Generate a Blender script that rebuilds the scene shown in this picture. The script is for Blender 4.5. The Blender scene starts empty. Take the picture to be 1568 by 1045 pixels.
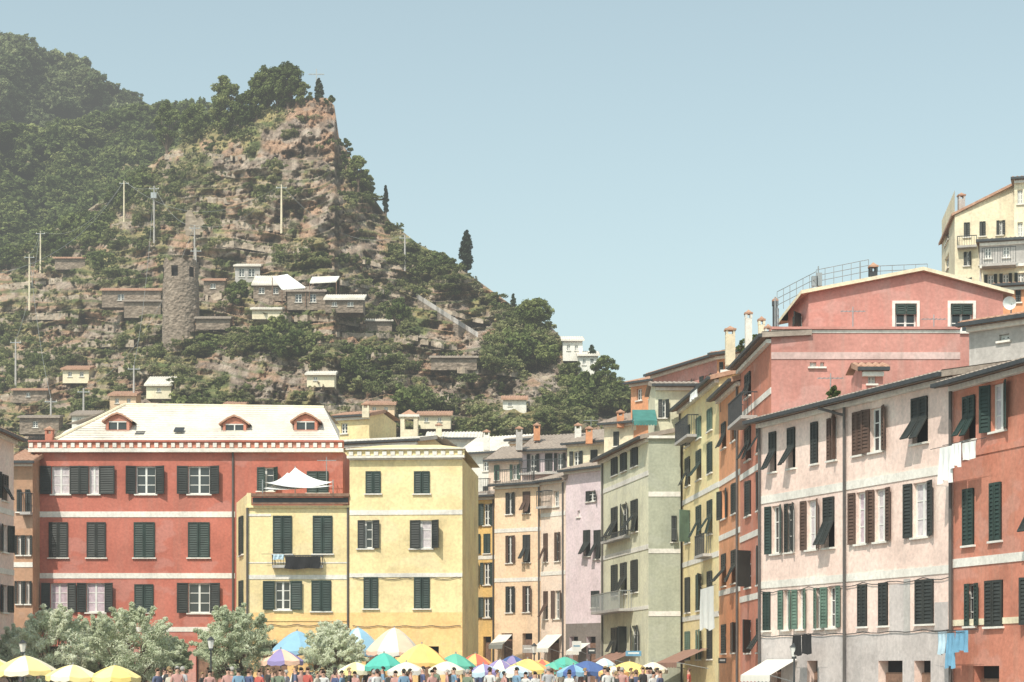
import bpy, math, random
import numpy as np
from mathutils import Vector
F=2900.;CX=784.;HY=1030.;ZC=1.6
R=random.Random(7)
def WX(px,d): return (px-CX)/F*d
def WZ(py,d): return ZC+(HY-py)/F*d
scene=bpy.context.scene
# ---------------------------------------------------------------- materials
MC={}
def nt(name):
    m=bpy.data.materials.new(name); m.use_nodes=True
    t=m.node_tree; b=t.nodes['Principled BSDF']; return m,t,b
def N(t,k,**kw):
    n=t.nodes.new(k)
    for a,v in kw.items():
        if a in n.inputs: n.inputs[a].default_value=v
        else: setattr(n,a,v)
    return n
def lk(t,a,b): t.links.new(a,b)
def posmap(t,scale):
    g=N(t,'ShaderNodeNewGeometry'); mp=N(t,'ShaderNodeMapping'); mp.inputs['Scale'].default_value=scale
    lk(t,g.outputs['Position'],mp.inputs['Vector']); return mp.outputs['Vector']
def noise(t,vec,scale,detail=4,rough=.55):
    n=N(t,'ShaderNodeTexNoise'); n.inputs['Scale'].default_value=scale; n.inputs['Detail'].default_value=detail; n.inputs['Roughness'].default_value=rough
    lk(t,vec,n.inputs['Vector']); return n.outputs['Fac']
def ramp(t,fac,stops):
    r=N(t,'ShaderNodeValToRGB'); cr=r.color_ramp
    while len(cr.elements)<len(stops): cr.elements.new(.5)
    for e,(p,c) in zip(cr.elements,stops): e.position=p; e.color=(c[0],c[1],c[2],1)
    lk(t,fac,r.inputs['Fac']); return r.outputs['Color']
def mixc(t,fac,a,b,mode='MIX'):
    m=N(t,'ShaderNodeMix',data_type='RGBA',blend_type=mode)
    for s,v in ((m.inputs[0],fac),(m.inputs[6],a),(m.inputs[7],b)):
        if isinstance(v,bpy.types.NodeSocket): lk(t,v,s)
        elif isinstance(v,(int,float)): s.default_value=v
        else: s.default_value=(v[0],v[1],v[2],1)
    return m.outputs[2]
def bump(t,b,h,st,dist=.02):
    bp=N(t,'ShaderNodeBump'); bp.inputs['Strength'].default_value=st; bp.inputs['Distance'].default_value=dist
    lk(t,h,bp.inputs['Height']); lk(t,bp.outputs['Normal'],b.inputs['Normal'])
def scale1(t,s,k):
    mm=N(t,'ShaderNodeMath',operation='MULTIPLY'); lk(t,s,mm.inputs[0]); mm.inputs[1].default_value=k; return mm.outputs[0]
def stucco(name,c,dirt=.35,stain=(.25,.22,.19)):
    if name in MC: return MC[name]
    m,t,b=nt(name)
    v=posmap(t,(1,1,1)); vs=posmap(t,(1.9,1.9,.16)); vp=posmap(t,(.5,.5,.8))
    lo=tuple(x*.74 for x in c); hi=tuple(min(.9,x*1.15+.015) for x in c)
    col=ramp(t,noise(t,v,.45,7,.65),[(.3,lo),(.5,c),(.72,hi)])
    pa=ramp(t,noise(t,vp,.9,3,.5),[(.56,(0,0,0)),(.60,(1,1,1))])
    fad=tuple(min(.85,x*.80+.13) for x in c)
    col=mixc(t,scale1(t,pa,.42),col,fad)
    st=ramp(t,noise(t,vs,1.0,6,.7),[(.50,(0,0,0)),(.76,(1,1,1))])
    col=mixc(t,scale1(t,st,min(.85,dirt*2.0)),col,stain)
    sp=ramp(t,noise(t,v,2.3,6,.75),[(.60,(0,0,0)),(.70,(1,1,1))])
    col=mixc(t,scale1(t,sp,dirt),col,tuple(x*.7+.1*.7 for x in stain))
    fine=ramp(t,noise(t,v,7,3),[(.3,(.86,.86,.86)),(.7,(1.08,1.08,1.08))])
    col=mixc(t,1.0,col,fine,'MULTIPLY')
    lk(t,col,b.inputs['Base Color']); b.inputs['Roughness'].default_value=.9
    b.inputs['Specular IOR Level'].default_value=.2
    bump(t,b,noise(t,v,12,5),.4)
    MC[name]=m; return m
def plain(name,c,rough=.6,var=.15,scale=3.,metal=0,spec=.3):
    if name in MC: return MC[name]
    m,t,b=nt(name); v=posmap(t,(1,1,1))
    col=ramp(t,noise(t,v,scale,4),[(.3,tuple(x*(1-var) for x in c)),(.7,tuple(min(1,x*(1+var)) for x in c))])
    lk(t,col,b.inputs['Base Color']); b.inputs['Roughness'].default_value=rough; b.inputs['Metallic'].default_value=metal
    b.inputs['Specular IOR Level'].default_value=spec
    MC[name]=m; return m
def tiles(name,c,c2):
    m,t,b=nt(name); v=posmap(t,(1,1,1))
    col=ramp(t,noise(t,v,3.2,5,.7),[(.3,c),(.5,tuple((x+y)/2 for x,y in zip(c,c2))),(.7,c2)])
    lk(t,col,b.inputs['Base Color']); b.inputs['Roughness'].default_value=.9
    bump(t,b,noise(t,v,9,4),.5,.04); MC[name]=m; return m
RED=stucco('red_plaster',(.51,.165,.12),.25,(.38,.20,.16))
RED2=stucco('brick_red_plaster',(.56,.22,.15),.3,(.46,.28,.21))
DRED=stucco('rose_red_plaster',(.56,.26,.22),.3,(.46,.31,.27))
YEL=stucco('yellow_plaster',(.86,.69,.38),.2,(.64,.51,.33))
YEL_GLOW=stucco('glow_yellow_plaster',(.90,.58,.26),.2,(.68,.47,.27))  # orange flare glow on the lower storey, put into the plaster colour
PEACH=stucco('peach_plaster',(.86,.62,.42),.25,(.62,.47,.36))
OCH=stucco('ochre_plaster',(.78,.51,.19),.3,(.52,.37,.2))
PINK=stucco('pink_plaster',(.86,.65,.57),.3,(.66,.52,.46))
PPEACH=stucco('pale_peach_plaster',(.86,.68,.56),.25,(.64,.51,.43))
LIL=stucco('lilac_plaster',(.71,.58,.61),.3,(.57,.48,.46))
GRN=stucco('sage_plaster',(.40,.41,.32),.3,(.3,.31,.25))
GRN2=stucco('pale_sage_plaster',(.72,.69,.52),.35,(.49,.47,.36))
CREAM=stucco('cream_plaster',(.81,.71,.52),.3,(.57,.49,.39))
WHT=stucco('white_plaster',(.78,.75,.69),.3,(.58,.53,.47))
ORG=stucco('orange_plaster',(.69,.32,.17),.3,(.51,.29,.18))
BRN=stucco('brown_orange_plaster',(.48,.28,.18),.4,(.32,.22,.15))
GREY=stucco('grey_render',(.45,.42,.40),.6,(.58,.55,.52))
PGREY=stucco('patched_render',(.57,.51,.49),.75,(.41,.38,.37))
TRIM=stucco('white_trim',(.78,.74,.68),.25,(.59,.53,.47))
SH_G=plain('green_shutter_paint',(.026,.046,.040),.55,.3,1.5)
SH_D=plain('dark_shutter_paint',(.032,.036,.034),.55,.3,1.5)
SH_B=plain('brown_shutter_paint',(.10,.06,.045),.6,.3,1.5)
SH_M=plain('light_green_shutter_paint',(.10,.16,.125),.6,.3,1.5)
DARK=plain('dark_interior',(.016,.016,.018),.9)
GLASS=plain('window_glass',(.03,.035,.04),.12,.3,1,0,.6)
FRAME=plain('white_window_frame',(.70,.69,.66),.5,.08)
CURT=plain('pale_curtain',(.55,.50,.52),.9,.2,6)
LCURT=plain('lilac_curtain',(.52,.42,.47),.9,.2,6)
TERRA=tiles('terracotta_tiles',(.34,.17,.11),(.53,.33,.23))
TGREY=tiles('weathered_tiles',(.24,.19,.16),(.42,.35,.29))
TPALE=stucco('pale_roof_slates',(.74,.68,.60),.35,(.54,.5,.44))
METAL=plain('galvanised_metal',(.36,.38,.39),.45,.15,4,.5)
DMET=plain('dark_metal',(.06,.065,.07),.5,.2,4,.3)
PIPE=plain('downpipe_metal',(.10,.09,.085),.6,.2,2,.0)
CLW=plain('white_cloth',(.76,.76,.74),.9,.06)
CLB=plain('black_cloth',(.02,.02,.022),.9)
CLBL=plain('blue_cloth',(.15,.33,.48),.9)
CLLB=plain('light_blue_cloth',(.44,.58,.67),.9)
WOOD=plain('weathered_wood',(.22,.13,.09),.8,.3,5)
TEAL=plain('teal_awning',(.06,.20,.18),.8)
def stone(name,c1,c2,c3,sc=1.6):
    m,t,b=nt(name); v=posmap(t,(1,1,1.5))
    vo=N(t,'ShaderNodeTexVoronoi'); vo.inputs['Scale'].default_value=sc*1.6; lk(t,v,vo.inputs['Vector'])
    col=ramp(t,noise(t,v,sc,6,.7),[(.28,c1),(.5,c2),(.72,c3)])
    cell=ramp(t,vo.outputs['Color'],[(0,(.7,.7,.7)),(1,(1.2,1.2,1.2))])
    col=mixc(t,1.,col,cell,'MULTIPLY')
    lk(t,col,b.inputs['Base Color']); b.inputs['Roughness'].default_value=.95
    bump(t,b,vo.outputs['Distance'],.8,.12); MC[name]=m; return m
STONE=stone('rubble_stone',(.15,.115,.09),(.25,.195,.15),(.37,.30,.245))
TSTONE=stone('dry_stone_walling',(.22,.17,.13),(.36,.29,.22),(.50,.42,.34),.9)
PAVE=stone('stone_paving',(.22,.21,.19),(.3,.28,.26),(.38,.36,.33),.8)
# ---------------------------------------------------------------- mesh builder
class MB:
    def __init__(s): s.v=[];s.f=[];s.m=[];s.mats=[]
    def mi(s,mat):
        if mat not in s.mats: s.mats.append(mat)
        return s.mats.index(mat)
    def poly(s,pts,mat):
        n=len(s.v); s.v+= [tuple(p) for p in pts]; s.f.append(tuple(range(n,n+len(pts)))); s.m.append(s.mi(mat))
    def box(s,fn,a,b,mat):
        (x0,y0,z0),(x1,y1,z1)=a,b
        p=[fn(x,y,z) for z in (z0,z1) for y in (y0,y1) for x in (x0,x1)]
        n=len(s.v); s.v+=[tuple(q) for q in p]; k=s.mi(mat)
        for q in ((0,2,3,1),(4,5,7,6),(0,1,5,4),(2,6,7,3),(0,4,6,2),(1,3,7,5)):
            s.f.append(tuple(n+i for i in q)); s.m.append(k)
    def tube(s,p0,p1,r0,r1,mat,n=8,cap=True):
        p0=Vector(p0);p1=Vector(p1); ax=(p1-p0).normalized()
        t=Vector((0,0,1)) if abs(ax.z)<.9 else Vector((1,0,0)); e1=ax.cross(t).normalized(); e2=ax.cross(e1)
        b=len(s.v); k=s.mi(mat)
        for p,r in((p0,r0),(p1,r1)):
            for i in range(n):
                a=2*math.pi*i/n; s.v.append(tuple(p+(e1*math.cos(a)+e2*math.sin(a))*r))
        for i in range(n):
            j=(i+1)%n; s.f.append((b+i,b+j,b+n+j,b+n+i)); s.m.append(k)
        if cap: s.f.append(tuple(b+n+i for i in range(n))); s.m.append(k)
    def obj(s,name,parent=None,smooth=False):
        me=bpy.data.meshes.new(name); me.from_pydata(s.v,[],s.f)
        for m in s.mats: me.materials.append(m)
        me.polygons.foreach_set('material_index',s.m)
        if smooth: me.polygons.foreach_set('use_smooth',[True]*len(s.f))
        me.update(); o=bpy.data.objects.new(name,me); scene.collection.objects.link(o)
        if parent: o.parent=parent
        return o
ID=lambda x,y,z:(x,y,z)
def empty(name):
    e=bpy.data.objects.new(name,None); scene.collection.objects.link(e); return e
class House:
    def __init__(s,name): s.name=name; s.p={}
    def mb(s,k): return s.p.setdefault(k,MB())
    def done(s):
        e=empty(s.name)
        for k,m in s.p.items():
            if m.f: m.obj(k,e)
        return e
class Fac:
    def __init__(s,h,xa,da,xb,db,ytop,mat,z0=0.,ref='a'):
        s.h=h;s.mat=mat;s.z0=z0
        s.A=Vector((WX(xa,da),da,0)); B=Vector((WX(xb,db),db,0)); s.L=(B-s.A).length
        s.e=(B-s.A)/s.L; s.n=Vector((s.e.y,-s.e.x,0)); s.z1=WZ(ytop,da if ref=='a' else db)
        s.holes=[];s.zones=[]
    def P(s,u,z,w): return s.A+s.e*u+s.n*w+Vector((0,0,z))
    def fn(s,u,w,z): return s.P(u,z,w)
    def u(s,px):
        k=(px-CX)/F; return (k*s.A.y-s.A.x)/(s.e.x-k*s.e.y)
    def z(s,py,px): return WZ(py,s.A.y+s.e.y*s.u(px))
    def box(s,part,mat,u0,u1,z0,z1,w0,w1): s.h.mb(part).box(s.fn,(u0,w0,z0),(u1,w1,z1),mat)
    def band(s,py,px,hh=.3,mat=None,w=.03,u0=0,u1=None):
        z=s.z(py,px); s.box('trim',mat or TRIM,u0,s.L if u1 is None else u1,z-hh/2,z+hh/2,.002,w)
    def leaf(s,O,ea,es,et,W,H,mat):
        mb=s.h.mb('shutters')
        f=lambda a,b,c:O+ea*a+es*b+et*c
        fw=min(.07,W*.18)
        mb.box(f,(0,0,0),(fw,H,.045),mat); mb.box(f,(W-fw,0,0),(W,H,.045),mat)
        mb.box(f,(fw,0,0),(W-fw,.08,.045),mat); mb.box(f,(fw,H-.08,0),(W-fw,H,.045),mat)
        mb.poly([f(fw,.08,.008),f(W-fw,.08,.008),f(W-fw,H-.08,.008),f(fw,H-.08,.008)],mat)
        n=max(3,int(H/.13)); 
        for i in range(n):
            b=.08+(H-.16)*i/n; b2=b+(H-.16)/n*.75
            mb.poly([f(fw,b,.04),f(W-fw,b,.04),f(W-fw,b2,.012),f(fw,b2,.012)],mat)
    def shut(s,uh,sg,W,z0,z1,ang,mat):
        a=math.radians(ang); O=s.P(uh,z0,.03)
        ea=s.e*(sg*math.cos(a))+s.n*math.sin(a); et=s.n*abs(math.cos(a))+s.e*(-sg*math.sin(a))
        if math.cos(a)<0: et=s.n*abs(math.cos(a))+s.e*(sg*math.sin(a))
        s.leaf(O,ea,Vector((0,0,1)),et,W,z1-z0,mat)
    def flap(s,u0,W,z0,z1,mat,ang):
        H=z1-z0; hz=z0+H*.52
        s.leaf(s.P(u0,hz,.03),s.e,Vector((0,0,1)),s.n,W,z1-hz,mat)
        a=math.radians(ang); es=Vector((0,0,-math.cos(a)))+s.n*math.sin(a); et=s.n*math.cos(a)+Vector((0,0,math.sin(a)))
        s.leaf(s.P(u0,hz-.01,.03),s.e,es,et,W,hz-z0,mat)
    def hole(s,u0,u1,z0,z1,dep=.2,back=None,sill=True):
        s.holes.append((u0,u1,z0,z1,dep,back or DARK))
        if sill: s.box('trim',TRIM,u0-.08,u1+.08,z0-.07,z0-.004,.002,.10)
    def casement(s,u0,u1,z0,z1,curt=None):
        mb=s.h.mb('windows'); f=s.fn; w=-.13; t=.07
        for a,b in (((u0,w-.05,z0),(u0+t,w,z1)),((u1-t,w-.05,z0),(u1,w,z1)),((u0+t,w-.05,z0),(u1-t,w,z0+t)),((u0+t,w-.05,z1-t),(u1-t,w,z1))): mb.box(f,a,b,FRAME)
        c=(u0+u1)/2; mb.box(f,(c-.05,w-.045,z0+t),(c+.05,w+.004,z1-t),FRAME)
        for k in (1,2):
            zz=z0+(z1-z0)*k/3
            mb.box(f,(u0+t,w-.04,zz-.02),(c-.05,w-.005,zz+.02),FRAME); mb.box(f,(c+.05,w-.04,zz-.02),(u1-t,w-.005,zz+.02),FRAME)
        mb.poly([s.P(u0,z0,w-.03),s.P(u1,z0,w-.03),s.P(u1,z1,w-.03),s.P(u0,z1,w-.03)],GLASS)
        if curt: mb.poly([s.P(u0+t,z0+t,w-.022),s.P(u1-t,z0+t,w-.022),s.P(u1-t,z1-t,w-.022),s.P(u0+t,z1-t,w-.022)],curt)
    def win(s,kind,u0,u1,z0,z1,sh=None,curt=None,ang=None):
        sh=sh or SH_G; W=(u1-u0)/2
        s.hole(u0,u1,z0,z1)
        if kind in('C','P','H'): 
            if kind=='C': s.shut(u0,1,W-.01,z0,z1,R.uniform(1,5),sh); s.shut(u1,-1,W-.01,z0,z1,R.uniform(1,9),sh)
            elif kind=='P': s.flap(u0,W-.01,z0,z1,sh,ang or R.uniform(22,42)); s.flap(u0+W+.01,W-.01,z0,z1,sh,ang or R.uniform(8,42))
            else: s.casement(u0,u1,z0,z1,curt); s.shut(u0,1,W-.01,z0,z1,R.uniform(3,15),sh); s.shut(u1,-1,W-.01,z0,z1,R.uniform(120,172),sh)
        elif kind=='O':
            s.casement(u0,u1,z0,z1,curt); s.shut(u0,1,W,z0,z1,ang or R.uniform(150,175),sh); s.shut(u1,-1,W,z0,z1,ang or R.uniform(150,175),sh)
        elif kind=='N': s.casement(u0,u1,z0,z1,curt)
    def wpx(s,kind,x0,x1,y0,y1,sh=None,curt=None,ang=None,xr=None):
        xr=xr or (x0+x1)/2
        s.win(kind,s.u(x0),s.u(x1),s.z(y1,xr),s.z(y0,xr),sh,curt,ang)
    def build(s,poly_top=None):
        us=sorted({0.,s.L,*[h[i] for h in s.holes for i in(0,1)]}); zs=sorted({s.z0,s.z1,*[h[i] for h in s.holes for i in(2,3)],*[z[i] for z in s.zones for i in(0,1)]})
        us=[u for u in us if 0<=u<=s.L]; zs=[z for z in zs if s.z0<=z<=s.z1]
        mb=s.h.mb('walls')
        for i in range(len(us)-1):
            for j in range(len(zs)-1):
                if us[i+1]-us[i]<1e-4 or zs[j+1]-zs[j]<1e-4: continue
                uc=(us[i]+us[i+1])/2; zc=(zs[j]+zs[j+1])/2
                if any(h[0]<uc<h[1] and h[2]<zc<h[3] for h in s.holes): continue
                m=s.mat
                for zn in s.zones:
                    if zn[0]<zc<zn[1]: m=zn[2]
                mb.poly([s.P(us[i],zs[j],0),s.P(us[i+1],zs[j],0),s.P(us[i+1],zs[j+1],0),s.P(us[i],zs[j+1],0)],m)
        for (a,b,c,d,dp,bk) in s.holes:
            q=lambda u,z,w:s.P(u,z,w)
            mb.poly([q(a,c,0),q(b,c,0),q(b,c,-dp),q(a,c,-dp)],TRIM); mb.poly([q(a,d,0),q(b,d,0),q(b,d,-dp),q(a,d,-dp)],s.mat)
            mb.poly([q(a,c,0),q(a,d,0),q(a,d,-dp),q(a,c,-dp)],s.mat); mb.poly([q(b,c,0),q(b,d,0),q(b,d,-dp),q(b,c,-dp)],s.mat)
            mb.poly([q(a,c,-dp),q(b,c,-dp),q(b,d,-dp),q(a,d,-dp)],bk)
    def closew(s,depth,sides=(1,1),back=True):
        mb=s.h.mb('walls')
        for k,u in enumerate((0,s.L)):
            if sides[k]: mb.poly([s.P(u,s.z0,0),s.P(u,s.z1,0),s.P(u,s.z1,-depth),s.P(u,s.z0,-depth)],s.mat)
        if back: mb.poly([s.P(0,s.z0,-depth),s.P(s.L,s.z0,-depth),s.P(s.L,s.z1,-depth),s.P(0,s.z1,-depth)],s.mat)
    def roof(s,depth,pitch=17,mat=None,over=.45,gutter=True,side=.2,cornice=True,mono=False):
        mat=mat or TERRA; mb=s.h.mb('roof'); tp=math.tan(math.radians(pitch)); z=s.z1
        hd=depth if mono else depth/2
        zr=z+hd*tp; ze=z-over*tp
        u=-side; k=0; st=.13
        while u<s.L+side-1e-6:
            u2=min(u+st,s.L+side); a,b=(.16,.23) if k%2==0 else (.23,.16)
            mb.poly([s.P(u,ze+a,over),s.P(u2,ze+b,over),s.P(u2,zr+b,-hd),s.P(u,zr+a,-hd)],mat)
            mb.poly([s.P(u,ze,over),s.P(u2,ze,over),s.P(u2,ze+b,over),s.P(u,ze+a,over)],mat)
            u=u2;k+=1
        a,b=-side,s.L+side
        mb.poly([s.P(a,ze,over),s.P(b,ze,over),s.P(b,zr,-hd),s.P(a,zr,-hd)],WOOD)
        if not mono:
            mb.poly([s.P(a,zr+.2,-hd),s.P(b,zr+.2,-hd),s.P(b,z+.2,-depth-over),s.P(a,z+.2,-depth-over)],mat)
        for uu in (a,b):
            mb.poly([s.P(uu,ze,over),s.P(uu,ze+.2,over),s.P(uu,zr+.2,-hd),s.P(uu,zr,-hd)],mat)
        mw=s.h.mb('walls')
        for uu in (0,s.L):
            if mono: mw.poly([s.P(uu,z,0),s.P(uu,zr,-hd),s.P(uu,z,-hd)],s.mat)
            else: mw.poly([s.P(uu,z,0),s.P(uu,zr,-hd),s.P(uu,z,-depth)],s.mat)
        if gutter: s.box('gutter',DMET,a,b,ze+.02,ze+.15,over+.005,over+.14)
        if cornice: s.box('trim',TRIM,0,s.L,z-.22,z-.06,.003,.2)
    def grid(s,cols,rows,xr,sh=None,kinds='CCPPOH',shs=None,curts=(None,),skip=()):
        for j,(y0,y1) in enumerate(rows):
            za,zb=s.z(y1,xr),s.z(y0,xr)
            for i,(x0,x1) in enumerate(cols):
                if (i,j) in skip: continue
                s.win(R.choice(kinds),s.u(x0),s.u(x1),za,zb,R.choice(shs) if shs else sh,R.choice(curts))
    def pipe(s,px,w=.08,r=.055,z0=None,z1=None,mat=None):
        u=s.u(px); s.h.mb('downpipe').tube(s.P(u,z0 or s.z0,w),s.P(u,z1 or s.z1,w),r,r,mat or PIPE)
    def balcony(s,x0,x1,py,out=.8,hh=1.0,mat=None):
        u0,u1=s.u(x0),s.u(x1); z=s.z(py,(x0+x1)/2); m=mat or DMET
        s.box('balcony',GREY,u0,u1,z-.14,z,.004,out)
        s.box('balcony',m,u0,u1,z+hh-.05,z+hh,out-.06,out-.02)
        n=max(2,int((u1-u0)/.14))
        for i in range(n+1):
            u=u0+(u1-u0-.02)*i/n; s.box('balcony',m,u,u+.02,z,z+hh-.05,out-.05,out-.03)
        for u in (u0,u1-.03):
            s.box('balcony',m,u,u+.03,z+hh-.05,z+hh,.01,out-.06)
            for k in range(4): s.box('balcony',m,u,u+.02,z,z+hh-.05,.1+k*out/4.6,.12+k*out/4.6)
    def arch(s,x0,x1,py,mat=None):
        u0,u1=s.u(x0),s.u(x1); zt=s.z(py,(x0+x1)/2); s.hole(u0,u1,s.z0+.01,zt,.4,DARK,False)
        s.box('doors',WOOD,u0+.05,u1-.05,s.z0+.02,zt-.4,-.33,-.27)
def chimney(px,d,y0,y1,w=.5,mat=None,name='chimney',house=None):
    mb=MB() if house is None else house.mb('chimneys')
    x=WX(px,d);zt=WZ(y0,d);zb=WZ(y1,d);m=mat or CREAM
    mb.box(ID,(x-w/2,d-w/2,zb),(x+w/2,d+w/2,zt-.32),m)
    for a in(-1,1):
        for b in(-1,1): mb.box(ID,(x+a*w*.38-.05,d+b*w*.38-.05,zt-.32),(x+a*w*.38+.05,d+b*w*.38+.05,zt-.12),m)
    mb.box(ID,(x-w*.62,d-w*.62,zt-.12),(x+w*.62,d+w*.62,zt-.04),TERRA)
    mb.poly([(x-w*.5,d-w*.5,zt-.04),(x+w*.5,d-w*.5,zt-.04),(x,d,zt+.12)],TERRA)
def antenna(house,px,d,y0,y1):
    mb=house.mb('antenna'); x=WX(px,d);zt=WZ(y0,d);zb=WZ(y1,d)
    mb.tube((x,d,zb),(x,d,zt),.025,.02,METAL,6)
    mb.box(ID,(x-.5,d-.01,zt-.2),(x+.5,d+.01,zt-.17),METAL)
    for k in range(6): xx=x-.45+k*.17; mb.box(ID,(xx,d-.22,zt-.19),(xx+.015,d+.22,zt-.175),METAL)
def cloth(name,fac,x0,x1,y0,y1,mat,w=.5,seed=0,xr=None):
    xr=xr or (x0+x1)/2; u0,u1=fac.u(x0),fac.u(x1);z1,z0=fac.z(y0,xr),fac.z(y1,xr)
    mb=MB(); n=14;rr=random.Random(seed);ph=rr.random()*6
    def p(i,j):
        a=i/n;b=j/8; return fac.P(u0+(u1-u0)*(a+ .03*math.sin(b*5+ph)*b),z1+(z0-z1)*b*(1+.05*math.sin(a*7+ph)),w+.06*math.sin(a*15+ph)*b+.03*b)
    for i in range(n):
        for j in range(8): mb.poly([p(i,j),p(i+1,j),p(i+1,j+1),p(i,j+1)],mat)
    mb.poly([fac.P(u0-.6,z1+.01,w),fac.P(u1+.6,z1+.01,w),fac.P(u1+.6,z1+.03,w),fac.P(u0-.6,z1+.03,w)],DMET)
    o=mb.obj(name); return o
def awning(name,fac,x0,x1,py,out,drop,mat,mat2=None):
    u0,u1=fac.u(x0),fac.u(x1);z=fac.z(py,(x0+x1)/2);mb=MB();n=8
    for i in range(n):
        a=u0+(u1-u0)*i/n;b=u0+(u1-u0)*(i+1)/n;m=mat if i%2==0 or not mat2 else mat2
        mb.poly([fac.P(a,z,.05),fac.P(b,z,.05),fac.P(b,z-drop,out),fac.P(a,z-drop,out)],m)
        mb.poly([fac.P(a,z-drop,out),fac.P(b,z-drop,out),fac.P(b,z-drop-.22,out+.01),fac.P((a+b)/2,z-drop-.28,out+.01),fac.P(a,z-drop-.22,out+.01)],m)
    for u in(u0,u1): mb.tube(fac.P(u,z-drop-.3,.04),fac.P(u,z-drop,out),.02,.02,METAL,6)
    mb.poly([fac.P(u0,z,.05),fac.P(u0,z-drop,out),fac.P(u0,z-drop,.05)],mat)
    return mb.obj(name)
# ================================================================= HOUSES
# ---- red house
h=House('red_house'); f=Fac(h,48,100,525,100,690,RED)
f.wpx('N',79,107,714,757,SH_D,CURT)
f.shut(f.u(79),1,f.u(79)-f.u(62),f.z(757,90),f.z(714,90),172,SH_D); f.shut(f.u(107),-1,.55,f.z(757,90),f.z(714,90),172,SH_D)
f.wpx('N',136,152,714,757,SH_D,CURT); f.shut(f.u(136),1,.5,f.z(757,90),f.z(714,90),168,SH_D); f.shut(f.u(152),-1,.85,f.z(757,90),f.z(714,90),172,SH_D)
f.wpx('O',208,239,714,757,SH_D); f.wpx('O',288,322,714,757,SH_D)
for a,b in((75,104),(133,162),(205,237),(288,321)): f.wpx('C',a,b,800,854,SH_G if a>200 else SH_D)
f.wpx('O',77,104,893,938,SH_D,LCURT); f.wpx('O',132,161,893,938,SH_D,LCURT)
f.wpx('C',206,235,895,938,SH_G); f.wpx('O',288,322,893,939,SH_D)
f.wpx('H',394,420,716,752,SH_G); f.wpx('C',470,503,722,755,SH_G)
for a in (70,215,300): f.arch(a,a+34,990)
f.band(788,200,.3,u1=f.u(360)); f.band(882,200,.28,u1=f.u(360)); f.band(964,200,.25,u1=f.u(360))
f.box('trim',TRIM,-.1,f.L+.05,f.z1-.12,f.z1+.08,-.1,.32)
f.box('trim',RED2,-.1,f.L+.05,f.z1+.08,f.z1+.42,-.1,.22)
u=-.05
while u<f.L: f.box('trim',TRIM,u,u+.2,f.z1+.13,f.z1+.36,.222,.30); u+=.44
f.box('trim',RED,-.1,f.L+.05,f.z1+.42,f.z1+.5,-.1,.34)
f.zones.append((0,2.9,stucco('dusty_rose_base',(.55,.26,.22),.4,(.4,.26,.21))))
f.build(); f.closew(9); f.pipe(357); f.pipe(50,.1)
mb=h.mb('roof')
def rp(px,py,d): return (WX(px,d),d,WZ(py,d))
A=rp(84,674,99.9);B=rp(520,674,99.9);C=rp(496,624,105);D=rp(192,620,105)
mb.poly([A,B,C,D],TPALE)
mb.poly([A,D,rp(100,660,109.5)],TPALE); mb.poly([B,rp(520,660,109.5),C],TPALE); mb.poly([D,C,rp(520,650,109.5),rp(100,650,109.5)],TPALE)
mb.tube(Vector(A)+Vector((0,0,.03)),Vector(D)+Vector((0,0,.03)),.09,.09,CREAM,6); mb.tube(D,C,.1,.1,CREAM,6)
for k in range(1,16):
    t=k/16; a=Vector(A).lerp(Vector(D),t);b=Vector(B).lerp(Vector(C),t)
    mb.box(lambda x,y,z:(x,a.y+y,a.z+z),(a.x+.1,-.02,.004),(b.x-.1,.015,.022),TPALE)
for c,yb in((180,660),(359,664),(468,660)):
    d=101.2;x=WX(c,d);zb=WZ(yb,d);m=h.mb('dormers');w=.62;hh=.52
    def q(a,b,z):return (x+a,d+b,zb+z)
    m.box(q,(-w,0,-.3),(-w+.14,2.6,hh),RED2); m.box(q,(w-.14,0,-.3),(w,2.6,hh),RED2); m.box(q,(-w+.14,.01,-.3),(w-.14,2.6,.06),RED2)
    m.poly([q(-w,.02,hh),q(w,.02,hh),q(w*.5,.02,hh+.26),q(0,.02,hh+.34),q(-w*.5,.02,hh+.26)],RED2)
    m.poly([q(-w+.14,.1,.06),q(w-.14,.1,.06),q(w-.14,.1,hh),q(-w+.14,.1,hh)],GLASS)
    m.box(q,(-.03,.04,.06),(.03,.09,hh),FRAME); m.box(q,(-w+.14,.03,hh-.06),(w-.14,.09,hh),FRAME)
    pr=[(-w-.2,hh-.08),(-w*.5,hh+.27),(0,hh+.38),(w*.5,hh+.27),(w+.2,hh-.08)]
    for (a,b),(c2,d2) in zip(pr[:-1],pr[1:]):
        m.poly([q(a,-.15,b),q(c2,-.15,d2),q(c2,2.6,d2),q(a,2.6,b)],TERRA); m.poly([q(a,-.15,b),q(c2,-.15,d2),q(c2,-.15,d2+.09),q(a,-.15,b+.09)],TERRA)
        m.poly([q(a,-.15,b+.09),q(c2,-.15,d2+.09),q(c2,2.6,d2+.09),q(a,2.6,b+.09)],TERRA)
for c,y in((273,662),(213,668)):
    d=100.7;x=WX(c,d);z=WZ(y,d); h.mb('skylight').box(lambda a,b,cc:(x+a,d+b,z+b*.48+cc),(-.25,0,.0),(.25,.5,.08),DMET)
chimney(76,101,656,690,.4,RED2,house=h); f.h.done()
mb=MB()
def sail(p0,p1,p2,n=10):
    def P(a,b):
        c=n-a-b; v=(Vector(p0)*a+Vector(p1)*b+Vector(p2)*c)/n; v.z-=1.6*(a*b+b*c+a*c)/n/n*.5; return v
    for i in range(n):
        for j in range(n-i):
            mb.poly([P(i,j),P(i+1,j),P(i,j+1)],CLW)
            if j<n-i-1: mb.poly([P(i+1,j),P(i+1,j+1),P(i,j+1)],CLW)
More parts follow.
